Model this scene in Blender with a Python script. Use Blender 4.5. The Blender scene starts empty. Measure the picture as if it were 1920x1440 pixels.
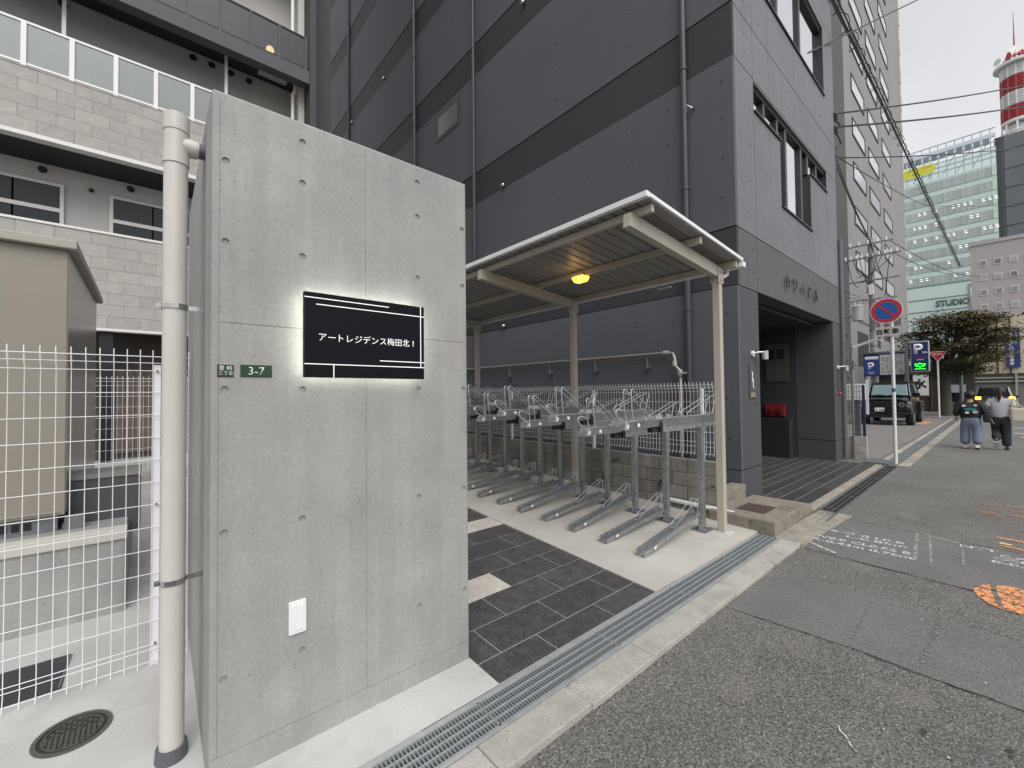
import bpy, bmesh, math, random
from math import sin, cos, pi, radians, atan2, sqrt
from mathutils import Vector, Matrix
random.seed(7)
S = bpy.context.scene
COL = S.collection

# ------------------------------------------------------------------ camera
YAW, PITCH, ROLL, FPX, CAMZ = 0.858262, 0.0228546, -0.0105716, 792.02, 1.6
def make_camera():
    F = Vector((cos(YAW)*cos(PITCH), sin(YAW)*cos(PITCH), sin(PITCH)))
    R = Vector((sin(YAW), -cos(YAW), 0)); U = R.cross(F)
    R2 = cos(ROLL)*R + sin(ROLL)*U; U2 = -sin(ROLL)*R + cos(ROLL)*U
    c = bpy.data.cameras.new('camera'); o = bpy.data.objects.new('camera', c); COL.objects.link(o)
    c.sensor_width = 36; c.lens = FPX/1920*36; c.clip_start = .05; c.clip_end = 3000
    o.matrix_world = Matrix(((R2.x, U2.x, -F.x, 0), (R2.y, U2.y, -F.y, 0), (R2.z, U2.z, -F.z, CAMZ), (0, 0, 0, 1)))
    S.camera = o
make_camera()

# ------------------------------------------------------------------ world, sun, exposure
TO_SUN = Vector((-.22, -.62, .75)).normalized()
def make_world():
    w = bpy.data.worlds.new('World'); S.world = w; w.use_nodes = True
    nt = w.node_tree; nt.nodes.clear(); N = nt.nodes.new; L = nt.links.new
    out = N('ShaderNodeOutputWorld'); bg = N('ShaderNodeBackground')
    sky = N('ShaderNodeTexSky'); sky.sky_type = 'NISHITA'; sky.sun_disc = False
    sky.sun_elevation = math.asin(TO_SUN.z); sky.sun_rotation = atan2(TO_SUN.x, TO_SUN.y)
    sky.air_density = 1.0; sky.dust_density = 3.0; sky.ozone_density = 1.0; sky.altitude = 20
    hs = N('ShaderNodeHueSaturation'); hs.inputs['Saturation'].default_value = .08
    # closed cloud deck: even grey with faint soft mottling
    tc = N('ShaderNodeTexCoord'); no = N('ShaderNodeTexNoise'); no.inputs['Scale'].default_value = 1.6; no.inputs['Detail'].default_value = 5
    mr = N('ShaderNodeMapRange'); mr.inputs['From Min'].default_value = .33; mr.inputs['From Max'].default_value = .67; mr.inputs['To Min'].default_value = .84; mr.inputs['To Max'].default_value = 1.10
    mx = N('ShaderNodeMix'); mx.data_type = 'RGBA'; mx.inputs['Factor'].default_value = .8
    mx.inputs['B'].default_value = (5.75, 5.8, 6.0, 1)
    ml = N('ShaderNodeVectorMath'); ml.operation = 'SCALE'
    L(sky.outputs[0], hs.inputs['Color']); L(hs.outputs[0], mx.inputs['A'])
    L(tc.outputs['Generated'], no.inputs['Vector']); L(no.outputs['Fac'], mr.inputs['Value'])
    L(mx.outputs['Result'], ml.inputs[0]); L(mr.outputs[0], ml.inputs['Scale'])
    L(ml.outputs[0], bg.inputs['Color']); bg.inputs['Strength'].default_value = .1
    L(bg.outputs[0], out.inputs['Surface'])
make_world()
def make_sun():
    l = bpy.data.lights.new('sun', 'SUN'); l.energy = 1.5; l.angle = radians(50); l.color = (1, .985, .96)
    o = bpy.data.objects.new('sun', l); COL.objects.link(o)
    o.rotation_euler = (-TO_SUN).to_track_quat('-Z', 'Y').to_euler(); o.location = TO_SUN*60
make_sun()
S.view_settings.view_transform = 'Standard'; S.view_settings.look = 'None'
S.view_settings.gamma = 1; S.view_settings.use_curve_mapping = False
S.view_settings.exposure = .66
S.render.engine = 'CYCLES'
S.cycles.max_bounces = 6; S.cycles.diffuse_bounces = 4; S.cycles.glossy_bounces = 3; S.cycles.transmission_bounces = 4
S.cycles.use_denoising = True
S.cycles.sample_clamp_indirect = 6

# ------------------------------------------------------------------ materials
MATS = {}
def mat(name, base=(.5, .5, .5), rough=.65, metal=0., var=.0, vscale=4., rand=0., spots=(), streak=0., bump=0., bscale=120., emit=None, estr=0., spec=.5, ior=1.5, alpha=1., trans=0., wear=None, fine=0., fscale=200., coat=0., dist=1.0, holes=None, dust=None):
    """spots: (scale, size, colour, strength) dots from Voronoi cells; wear: (colour, scale, threshold)"""
    if name in MATS: return MATS[name]
    m = bpy.data.materials.new(name); m.use_nodes = True; nt = m.node_tree; N = nt.nodes.new; L = nt.links.new
    b = nt.nodes['Principled BSDF']
    b.inputs['Roughness'].default_value = rough; b.inputs['Metallic'].default_value = metal
    b.inputs['Specular IOR Level'].default_value = spec; b.inputs['IOR'].default_value = ior
    b.inputs['Alpha'].default_value = alpha; b.inputs['Transmission Weight'].default_value = trans
    b.inputs['Coat Weight'].default_value = coat
    col = N('ShaderNodeRGB'); col.outputs[0].default_value = (*base, 1); c = col.outputs[0]
    g = N('ShaderNodeNewGeometry'); pos = g.outputs['Position']
    def noise(sc, det=5, vec=None, rough_=.6):
        n = N('ShaderNodeTexNoise'); n.inputs['Scale'].default_value = sc; n.inputs['Detail'].default_value = det; n.inputs['Roughness'].default_value = rough_
        L(vec or pos, n.inputs['Vector']); return n.outputs['Fac']
    def rng(v, a, b_, lo=.0, hi=1.):
        r = N('ShaderNodeMapRange'); r.inputs['From Min'].default_value = lo; r.inputs['From Max'].default_value = hi
        r.inputs['To Min'].default_value = a; r.inputs['To Max'].default_value = b_; L(v, r.inputs['Value']); return r.outputs[0]
    def scl(c_, v):
        k = N('ShaderNodeVectorMath'); k.operation = 'SCALE'; L(c_, k.inputs[0]); L(v, k.inputs['Scale']); return k.outputs[0]
    def mixc(c_, colr, v):
        k = N('ShaderNodeMix'); k.data_type = 'RGBA'; L(v, k.inputs['Factor']); L(c_, k.inputs['A'])
        k.inputs['B'].default_value = (*colr, 1); return k.outputs['Result']
    if var: c = scl(c, rng(noise(vscale), 1-var, 1+var, .25, .75))
    if fine: c = scl(c, rng(noise(fscale, 3), 1-fine, 1+fine, .25, .75))
    if streak:
        mp = N('ShaderNodeMapping'); mp.inputs['Scale'].default_value = (9, 9, .35); L(pos, mp.inputs['Vector'])
        c = scl(c, rng(noise(1.3, 4, mp.outputs[0]), 1-streak, 1+streak*.6, .3, .7))
    for (sc, size, colr, st) in spots:
        v = N('ShaderNodeTexVoronoi'); v.inputs['Scale'].default_value = sc; L(pos, v.inputs['Vector'])
        # only some cells carry a dot: compare the cell's random colour
        sep = N('ShaderNodeSeparateColor'); L(v.outputs['Color'], sep.inputs[0])
        pick = rng(sep.outputs[0], 0, st, .55, .6)
        dot = rng(v.outputs['Distance'], 1, 0, size*.6, size)
        k = N('ShaderNodeMath'); k.operation = 'MULTIPLY'; L(pick, k.inputs[0]); L(dot, k.inputs[1])
        c = mixc(c, colr, k.outputs[0])
    if wear:
        wc, ws, wt = wear
        c = mixc(c, wc, rng(noise(ws, 6, None, .7), 0, 1, wt, wt+.06))
    if dust:
        dc, ds, lo, hi, st = dust; c = mixc(c, dc, rng(noise(ds, 6, None, .65), 0, st, lo, hi))
    if holes:
        L(rng(noise(holes[0], 5, None, .7), 1, holes[2], holes[1]-.04, holes[1]+.05), b.inputs['Alpha'])
    if rand:
        oi = N('ShaderNodeObjectInfo'); c = scl(c, rng(oi.outputs['Random'], 1-rand, 1+rand))
    L(c, b.inputs['Base Color'])
    if bump:
        bp = N('ShaderNodeBump'); bp.inputs['Strength'].default_value = bump; bp.inputs['Distance'].default_value = .01*dist
        L(noise(bscale, 4), bp.inputs['Height']); L(bp.outputs[0], b.inputs['Normal'])
    if emit:
        b.inputs['Emission Color'].default_value = (*emit, 1); b.inputs['Emission Strength'].default_value = estr
    MATS[name] = m; return m

M_conc = mat('exposed_concrete', (.335, .331, .320), .75, dust=((.23, .226, .216), 1.3, .52, .78, .5), var=.20, vscale=1.7, fine=.10, fscale=55, streak=.09, spots=((17, .075, (.10, .097, .092), .8), (46, .15, (.2, .19, .18), .6)), bump=.12, bscale=60)
M_concplug = mat('plug_mortar', (.29, .285, .275), .85, fine=.1, bump=.1)
M_groove = mat('joint_shadowless', (.27, .265, .255), .85, fine=.1)
M_slab = mat('slab_concrete', (.50, .495, .48), .85, dust=((.30, .29, .27), 2.1, .52, .74, .55), var=.14, vscale=1.6, fine=.09, fscale=140, spots=((14, .05, (.3, .29, .27), .6),), bump=.15, bscale=150)
M_pad = mat('pad_concrete', (.47, .445, .402), .85, dust=((.33, .31, .275), 1.9, .53, .75, .5), var=.16, vscale=1.3, fine=.08, fscale=120, spots=((9, .05, (.3, .28, .25), .6),), bump=.12, bscale=150)
M_kerb = mat('kerb_concrete', (.40, .38, .342), .85, var=.22, vscale=5, fine=.2, fscale=90, rand=.08, spots=((22, .14, (.17, .16, .145), .7), (60, .3, (.24, .225, .2), .6)), wear=((.24, .225, .2), 3.2, .62), bump=.2, bscale=150)
M_roughc = mat('rough_concrete', (.30, .275, .235), .9, var=.3, vscale=6, fine=.25, fscale=90, spots=((60, .25, (.14, .13, .11), .7),), bump=.4, bscale=110)
M_kerb2 = mat('yellowed_kerb', (.35, .315, .26), .85, var=.2, vscale=6, fine=.15, fscale=120, rand=.1, bump=.2)
M_asph = mat('asphalt', (.160, .153, .144), .9, var=.24, vscale=.8, fine=.68, fscale=78, dust=((.30, .28, .25), 1.7, .56, .74, .5), spots=((68, .42, (.36, .34, .31), .8), (74, .45, (.042, .04, .038), .9), (27, .10, (.46, .44, .41), .6)), bump=.8, bscale=95, dist=1.6)
M_asph2 = mat('asphalt_patch', (.160, .155, .148), .9, var=.2, vscale=1.1, fine=.5, fscale=110, spots=((100, .38, (.25, .24, .22), .7), (110, .4, (.07, .067, .063), .7), (26, .07, (.36, .34, .32), .5)), bump=.5, bscale=120)
M_asph3 = mat('asphalt_lot', (.19, .18, .17), .9, var=.12, vscale=.7, fine=.25, fscale=60, bump=.3, bscale=90)
M_seam = mat('asphalt_seam', (.06, .057, .053), .9, var=.3, vscale=9, holes=(11, .52, .0))
M_tile = mat('slate_tile', (.070, .066, .066), .5, rand=.14, var=.3, vscale=9, fine=.35, fscale=38, bump=.35, bscale=28, dist=.6)
M_tilew = mat('pale_stone_tile', (.55, .51, .46), .6, rand=.06, var=.14, vscale=9, fine=.15, fscale=45, bump=.3, bscale=28)
M_grout = mat('grout', (.40, .385, .36), .9, fine=.15)
M_galv = mat('galvanised_steel', (.44, .455, .47), .38, metal=.85, var=.28, vscale=20, fine=.2, fscale=60, rand=.06)
M_galv2 = mat('zinc_wire', (.60, .61, .62), .35, metal=.7)
M_galvd = mat('dull_steel', (.22, .23, .24), .5, metal=.6, var=.15, vscale=12)
M_drain = mat('drain_depth', (.02, .02, .02), .95)
M_black = mat('black_plastic', (.012, .012, .013), .5)
M_beige = mat('beige_paint', (.44, .405, .335), .45, var=.05, vscale=3, fine=.03)
M_beiger = mat('beige_roof_sheet', (.27, .262, .25), .42, var=.06, vscale=3, rand=.05)
M_white = mat('white_paint', (.80, .80, .79), .4, var=.03)
M_whitew = mat('white_coated_wire', (.83, .84, .85), .4)
M_pvc = mat('grey_white_pvc', (.58, .555, .515), .38, var=.06, vscale=3, streak=.06, spots=((30, .07, (.33, .31, .28), .5),))
M_pvcd = mat('dark_pipe_joint', (.10, .105, .12), .5)
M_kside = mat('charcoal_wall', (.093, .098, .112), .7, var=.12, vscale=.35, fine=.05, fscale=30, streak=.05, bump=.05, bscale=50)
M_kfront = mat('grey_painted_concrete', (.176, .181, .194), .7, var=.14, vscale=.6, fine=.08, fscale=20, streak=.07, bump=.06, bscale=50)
M_kfascia = mat('fascia_paint', (.100, .101, .108), .7, var=.06, vscale=1.2, fine=.05, fscale=30, streak=.05)
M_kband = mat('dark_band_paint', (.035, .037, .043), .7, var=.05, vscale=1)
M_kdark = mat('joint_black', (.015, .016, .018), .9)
M_kpier = mat('pier_paint', (.064, .067, .074), .65, var=.06, vscale=2, fine=.05)
M_kpipe = mat('charcoal_pipe', (.05, .053, .06), .45)
M_glass = mat('window_glass', (.02, .024, .03), .03, spec=1., ior=2.1)
M_glassm = mat('mirror_window_glass', (.72, .74, .76), .03, metal=1.)
M_frame = mat('dark_window_frame', (.03, .03, .033), .4)
M_block = mat('concrete_block', (.27, .255, .225), .9, rand=.16, var=.22, vscale=4, fine=.15, fscale=90, streak=.22, wear=((.075, .07, .06), 1.7, .6), bump=.35, bscale=120)
M_mortar = mat('mortar', (.10, .096, .088), .95)
M_stone = mat('old_concrete_box', (.23, .205, .17), .9, var=.25, vscale=6, fine=.2, fscale=70, wear=((.12, .11, .095), 4, .58), bump=.4, bscale=90)
M_rust = mat('iron_lid', (.075, .05, .042), .7, var=.3, vscale=15, fine=.3)
M_signb = mat('sign_black', (.005, .0055, .009), .5, spec=.15)
M_signw = mat('sign_white', (.85, .85, .83), .5, emit=(1, .98, .92), estr=.28)
M_led = mat('led_strip', (.9, .9, .8), .5, emit=(.97, 1, .86), estr=16.)
M_green = mat('green_plate', (.013, .045, .015), .45)
M_ink = mat('black_ink', (.015, .015, .016), .6)
M_pl = mat('white_plate', (.78, .78, .76), .5)

# ------------------------------------------------------------------ geometry helpers
class MB:
    def __init__(s): s.v = []; s.f = []; s.mi = []; s.cur = 0
    def face(s, pts):
        n = len(s.v); s.v += [tuple(p) for p in pts]; s.f.append(tuple(range(n, n+len(pts)))); s.mi.append(s.cur); return s
    def grid(s, n, faces):
        for f in faces: s.f.append(tuple(n+i for i in f)); s.mi.append(s.cur)
    def box(s, x0, x1, y0, y1, z0, z1):
        if x1 < x0: x0, x1 = x1, x0
        if y1 < y0: y0, y1 = y1, y0
        if z1 < z0: z0, z1 = z1, z0
        n = len(s.v); s.v += [(x0, y0, z0), (x1, y0, z0), (x1, y1, z0), (x0, y1, z0), (x0, y0, z1), (x1, y0, z1), (x1, y1, z1), (x0, y1, z1)]
        s.grid(n, ((0, 3, 2, 1), (4, 5, 6, 7), (0, 1, 5, 4), (1, 2, 6, 5), (2, 3, 7, 6), (3, 0, 4, 7))); return s
    def hexa(s, p):      # eight corners: bottom loop then top loop
        n = len(s.v); s.v += [tuple(q) for q in p]
        s.grid(n, ((0, 3, 2, 1), (4, 5, 6, 7), (0, 1, 5, 4), (1, 2, 6, 5), (2, 3, 7, 6), (3, 0, 4, 7))); return s
    def bar(s, a, b, w, h, up=(0, 0, 1)):   # rectangular bar from a to b
        a = Vector(a); b = Vector(b); d = (b-a).normalized(); u = Vector(up)
        r = d.cross(u)
        if r.length < 1e-4: r = d.cross(Vector((0, 1, 0)))
        r.normalize(); u = r.cross(d)
        r = r*w/2; u = u*h/2
        s.hexa([a-r-u, a+r-u, b+r-u, b-r-u, a-r+u, a+r+u, b+r+u, b-r+u]); return s
    def tube(s, pts, rad, n=8, cap=True, closed=False):
        P = [Vector(p) for p in pts]; k = len(P); base = len(s.v); pr = None
        rads = rad if isinstance(rad, (list, tuple)) else [rad]*k
        for i, p in enumerate(P):
            if closed: t = (P[(i+1) % k]-P[i-1]).normalized()
            else:
                t = Vector((0, 0, 0))
                if i > 0: t += (P[i]-P[i-1]).normalized()
                if i < k-1: t += (P[i+1]-P[i]).normalized()
                if t.length < 1e-5: t = P[i]-P[i-1]
                t.normalize()
            if pr is None:
                u = t.cross(Vector((0, 0, 1)))
                if u.length < 1e-3: u = t.cross(Vector((1, 0, 0)))
            else: u = pr - t*pr.dot(t)
            u.normalize(); pr = u; w = t.cross(u)
            for j in range(n):
                a = 2*pi*j/n; s.v.append(tuple(p + (u*cos(a)+w*sin(a))*rads[i]))
        m = k if closed else k-1
        for i in range(m):
            for j in range(n):
                a = base+i*n+j; b = base+i*n+(j+1) % n; c = base+((i+1) % k)*n+(j+1) % n; d = base+((i+1) % k)*n+j
                s.f.append((a, d, c, b)); s.mi.append(s.cur)
        if cap and not closed:
            s.f.append(tuple(base+j for j in range(n))); s.mi.append(s.cur)
            s.f.append(tuple(base+(k-1)*n+j for j in reversed(range(n)))); s.mi.append(s.cur)
        return s
    def cyl(s, a, b, r, n=16, r2=None): return s.tube([a, b], [r, r if r2 is None else r2], n)
    def prism(s, poly, axis, a, b):   # poly in the two other axes, extruded along axis
        def P(u, v, w): return {'x': (w, u, v), 'y': (u, w, v), 'z': (u, v, w)}[axis]
        n = len(s.v); k = len(poly)
        s.v += [P(u, v, a) for u, v in poly] + [P(u, v, b) for u, v in poly]
        s.f.append(tuple(n+i for i in reversed(range(k)))); s.mi.append(s.cur)
        s.f.append(tuple(n+k+i for i in range(k))); s.mi.append(s.cur)
        for i in range(k):
            j = (i+1) % k; s.f.append((n+i, n+j, n+k+j, n+k+i)); s.mi.append(s.cur)
        return s
    def disc(s, c, r, axis, t, n=20):
        c = Vector(c); d = Vector({'x': (1, 0, 0), 'y': (0, 1, 0), 'z': (0, 0, 1)}[axis])*t/2
        return s.cyl(c-d, c+d, r, n)
    def ball(s, c, r, seg=12, ring=8, sx=1, sy=1, sz=1):
        c = Vector(c); n = len(s.v)
        for i in range(ring+1):
            th = pi*i/ring
            for j in range(seg):
                ph = 2*pi*j/seg; s.v.append((c.x+r*sx*sin(th)*cos(ph), c.y+r*sy*sin(th)*sin(ph), c.z+r*sz*cos(th)))
        for i in range(ring):
            for j in range(seg):
                s.f.append((n+i*seg+j, n+(i+1)*seg+j, n+(i+1)*seg+(j+1) % seg, n+i*seg+(j+1) % seg)); s.mi.append(s.cur)
        return s
    def mesh(s, name, off=(0, 0, 0), bevel=0., smooth=False, mats=()):
        ox, oy, oz = off
        m = bpy.data.meshes.new(name); m.from_pydata([(x-ox, y-oy, z-oz) for x, y, z in s.v], [], s.f)
        for k in mats: m.materials.append(k)
        if len(mats) > 1: m.polygons.foreach_set('material_index', s.mi)
        bm = bmesh.new(); bm.from_mesh(m)
        bmesh.ops.remove_doubles(bm, verts=bm.verts, dist=1e-5)
        bmesh.ops.recalc_face_normals(bm, faces=bm.faces)
        if bevel:
            ed = [e for e in bm.edges if e.is_manifold and e.calc_face_angle(0) > .5]
            bmesh.ops.bevel(bm, geom=ed, offset=bevel, segments=2, affect='EDGES', profile=.6, clamp_overlap=True)
        bm.to_mesh(m); bm.free()
        if smooth:
            m.polygons.foreach_set('use_smooth', [True]*len(m.polygons))
            m.set_sharp_from_angle(angle=radians(40))
        return m
WL = {}
def props(o, label=None, cat=None, group=None, kind=None):
    if label: o['label'] = label
    if cat: o['category'] = cat
    if group: o['group'] = group
    if kind: o['kind'] = kind
    return o
def link(o, parent, wl):
    COL.objects.link(o)
    if parent is not None:
        o.parent = parent; pl = WL[parent.name]; o.location = (wl[0]-pl[0], wl[1]-pl[1], wl[2]-pl[2])
    else: o.location = wl
    WL[o.name] = tuple(wl); return o
def thing(name, loc, label, cat, group=None):
    o = bpy.data.objects.new(name, None); o.empty_display_size = .1
    link(o, None, loc); return props(o, label, cat, group)
def ob(name, mb, m, parent=None, bevel=0., smooth=False, org=None, label=None, cat=None, group=None, kind=None):
    """one mesh object from world-space geometry; its origin is the parent's place (or org)"""
    ms = m if isinstance(m, (list, tuple)) else [m]
    org = org or (WL[parent.name] if parent is not None else (0, 0, 0))
    me = mb.mesh(name, org, bevel, smooth, ms)
    o = bpy.data.objects.new(name, me); link(o, parent, org)
    return props(o, label, cat, group, kind)
def inst(name, me, parent, wl, rot=None, scale=None, **kw):
    o = bpy.data.objects.new(name, me); link(o, parent, wl)
    if rot: o.rotation_euler = rot
    if scale: o.scale = scale
    return props(o, **kw)
def copy_tree(o, parent=None):
    c = o.copy(); COL.objects.link(c); c.parent = parent
    for ch in o.children: copy_tree(ch, c)
    return c
def text_mesh(body, width=None, height=None, extrude=.002, spacing=1.0, bold=0., line=1.0, em=None):
    """mesh of lettering in its own xy plane, centred, scaled to width or height"""
    cu = bpy.data.curves.new('lettering', 'FONT'); cu.body = body; cu.align_x = 'CENTER'; cu.align_y = 'CENTER'
    cu.size = 1; cu.extrude = 0; cu.offset = bold; cu.space_character = spacing; cu.space_line = line; cu.resolution_u = 3
    t = bpy.data.objects.new('lettering', cu); COL.objects.link(t)
    bpy.context.view_layer.update()
    dg = bpy.context.evaluated_depsgraph_get(); me = bpy.data.meshes.new_from_object(t.evaluated_get(dg))
    bpy.data.objects.remove(t); bpy.data.curves.remove(cu)
    xs = [v.co.x for v in me.vertices]; ys = [v.co.y for v in me.vertices]
    w = max(xs)-min(xs); h = max(ys)-min(ys); cx = (max(xs)+min(xs))/2; cy = (max(ys)+min(ys))/2
    if em: width = em*w; height = em*h; cy = .36
    kx = width/w if width else height/h; ky = height/h if height else kx
    if width and not height: ky = kx
    bm = bmesh.new(); bm.from_mesh(me)
    for v in bm.verts: v.co = ((v.co.x-cx)*kx, (v.co.y-cy)*ky, 0)
    if extrude:
        r = bmesh.ops.extrude_face_region(bm, geom=list(bm.faces))
        for g in r['geom']:
            if isinstance(g, bmesh.types.BMVert): g.co.z += extrude
    bm.to_mesh(me); bm.free(); return me
def text(name, body, m, parent, wl, ax, ay, **kw):
    """lettering placed at wl with its x along ax and its y along ay (unit world vectors)"""
    extra = {k: kw.pop(k) for k in ('label', 'cat', 'group', 'kind') if k in kw}
    me = text_mesh(body, **kw); X = Vector(ax); Y = Vector(ay); Z = X.cross(Y)
    me.transform(Matrix(((X.x, Y.x, Z.x, 0), (X.y, Y.y, Z.y, 0), (X.z, Y.z, Z.z, 0), (0, 0, 0, 1))))
    me.materials.append(m)
    return inst(name, me, parent, wl, **extra)
def struct(name, mb, m, **kw): return ob(name, mb, m, kind='structure', **kw)
SL, Y0 = .04, 1.84
def fz(y): return SL*(y-Y0) if y > Y0 else 0.
def sbox(mb, x0, x1, y0, y1, t=.02, dz=0., x0b=None, x1b=None):
    """slab lying on the sloping yard: top at the slope + dz"""
    a = x0 if x0b is None else x0b; b = x1 if x1b is None else x1b
    za, zb = fz(y0)+dz, fz(y1)+dz
    mb.hexa([(x0, y0, za-t), (x1, y0, za-t), (b, y1, zb-t), (a, y1, zb-t), (x0, y0, za), (x1, y0, za), (b, y1, zb), (a, y1, zb)]); return mb

# ================================================================== GROUND
mb = MB(); mb.face([(-900, -900, -.035), (1200, -900, -.035), (1200, 900, -.035), (-900, 900, -.035)])
struct('road', mb, M_asph)
# the resurfaced trench across the carriageway and its seams
mb = MB(); mb.face([(3.33, 1.40, -.031), (3.39, .6, -.031), (3.36, .2, -.031), (3.42, -1.4, -.031), (4.30, -1.4, -.031), (4.27, .2, -.031), (4.42, .65, -.031), (4.33, 1.1, -.031), (4.15, 1.40, -.031)])
struct('road_patch', mb, M_asph2)
mb = MB(); mb.face([(5.15, 1.36, -.031), (5.05, .1, -.031), (4.85, -1.4, -.031), (6.35, -1.4, -.031), (6.5, .1, -.031), (6.7, 1.3, -.031)])
struct('road_patch', mb, M_asph2)
def seam(pts, w=.012, m=M_seam, z=-.028, name='road_seam'):
    mb = MB()
    for (a, b) in zip(pts, pts[1:]):
        a = Vector((*a, z)); b = Vector((*b, z)); d = (b-a).normalized(); n = Vector((-d.y, d.x, 0))*w/2
        mb.face([a-n, b-n, b+n, a+n])
    return struct(name, mb, m)
random.seed(3)
def wob(a, b, n, amp): return [(a[0]+(b[0]-a[0])*i/n+random.uniform(-amp, amp), a[1]+(b[1]-a[1])*i/n+random.uniform(-amp, amp)) for i in range(n+1)]
seam(wob((5.2, 1.38), (4.85, -1.4), 16, .02), .012)
seam(wob((6.7, 1.3), (6.4, -1.4), 16, .02), .010)
seam(wob((3.35, 1.2), (3.40, -1.4), 26, .016), .009)
seam(wob((4.28, .2), (4.31, -1.4), 16, .018), .005)
# parking lot beyond the office building, slightly lighter
mb = MB(); mb.box(12.75, 33, 1.9, 9, -.2, -.01); struct('parking_lot', mb, M_asph3)
mb = MB(); mb.box(33.2, 36.5, 1.2, 9, -.2, .02); struct('pavement', mb, M_asph3)
# base under the property
mb = MB(); mb.hexa([(-9, 1.60, -.5), (5.5, 1.60, -.5), (5.5, 12, -.5), (-9, 12, -.5), (-9, 1.60, -.16), (5.5, 1.60, -.16), (5.5, 12, .25), (-9, 12, .25)])
struct('ground', mb, M_drain)
# yard slabs
mb = MB(); sbox(mb, -6, 1.478, 1.846, 2.2, .1, 0.004); struct('front_slab', mb, M_slab)
mb = MB(); sbox(mb, -6, 1.0, 2.202, 9.3, .1, 0.); struct('yard_slab', mb, M_slab)
mb = MB(); sbox(mb, 3.085, 5.40, 1.846, 9.0, .1, .010, x0b=3.36); struct('rack_pad', mb, M_pad)
mb = MB(); sbox(mb, 1.0, 3.40, 1.846, 8.6, .05, -.0015)
tf = struct('tiled_floor', mb, M_grout, org=(0, 0, 0))
# floor tiles 0.30 x 0.6, half-staggered; each one a piece
rows = [1.848, 2.05] + [2.05+.2985*k for k in range(1, 22)]
WT = {(3, 1), (7, 3), (7, 4), (11, 0), (11, 1)}
for r in range(len(rows)-1):
    ya, yb = rows[r]+.0028, rows[r+1]-.0028
    st = 1.957-.597 if r % 2 == 0 else 1.661-.597*1
    xs = [st+.597*k for k in range(0, 5)]
    for k, x in enumerate(xs):
        a, b = max(x+.0028, 1.482), min(x+.597-.0028, 3.3)
        if b-a < .03: continue
        mb = MB(); sbox(mb, a, b, ya, yb, .02, 0.)
        white = (r == 3 and abs(x-1.661) < .02) or (r == 7 and x > 2.2) or (r == 12 and x < 2.3)
        ob('floor_tile', mb, M_tilew if white else M_tile, tf, bevel=.0012)
# kerb stones along the carriageway
kr = thing('kerb', (1.15, 1.51, 0), 'pale concrete kerb stones laid flush beside the steel drain grating', 'kerb')
for k in range(-6, 6):
    x = 1.75+.6*k; x1 = min(x+.597, 5.2)
    mb = MB(); mb.box(x, x1, 1.415+random.uniform(-.003, .003), 1.597, -.2, random.uniform(-.004, .001)); ob('kerb_stone', mb, M_kerb, kr, bevel=.006)
mb = MB()
mb.hexa([(5.205, 1.40, -.2), (6.9, 1.28, -.2), (6.9, 1.66, -.2), (5.205, 1.66, -.2), (5.205, 1.40, -.008), (6.9, 1.30, -.02), (6.9, 1.66, -.014), (5.205, 1.66, -.002)])
struct('rough_gutter_apron', mb, M_roughc)
# gravel and crumbs caught along the kerb
def pebbles(name, pts, smin, smax, m, label):
    mb = MB()
    for (x, y, z) in pts:
        s = random.uniform(smin, smax); q = [Vector((random.uniform(.5, 1), 0, 0)) for _ in range(5)]
        n = len(mb.v); k = 5
        for j in range(k):
            a = 2*pi*j/k+random.random(); r = s*random.uniform(.6, 1); mb.v.append((x+r*cos(a), y+r*sin(a), z))
        for j in range(k):
            a = 2*pi*j/k+random.random(); r = s*random.uniform(.3, .6); mb.v.append((x+r*cos(a), y+r*sin(a), z+s*random.uniform(.4, .7)))
        mb.grid(n, [(5, 6, 7, 8, 9)]+[(j, (j+1) % 5, 5+(j+1) % 5, 5+j) for j in range(5)])
    return ob(name, mb, m, None, label=label, cat='gravel', kind='stuff')
M_peb = mat('pebble', (.30, .28, .25), .9, var=.4, vscale=40)
random.seed(11)
pts = [(random.uniform(.3, 5.4), 1.412-abs(random.gauss(0, .05)), -.034) for _ in range(420)]
pts += [(random.uniform(.4, 8), random.uniform(-1.5, 1.35), -.034) for _ in range(700)]
pebbles('road_grit', pts, .0016, .006, M_peb, 'loose grit scattered on the asphalt beside the kerb')

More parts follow.
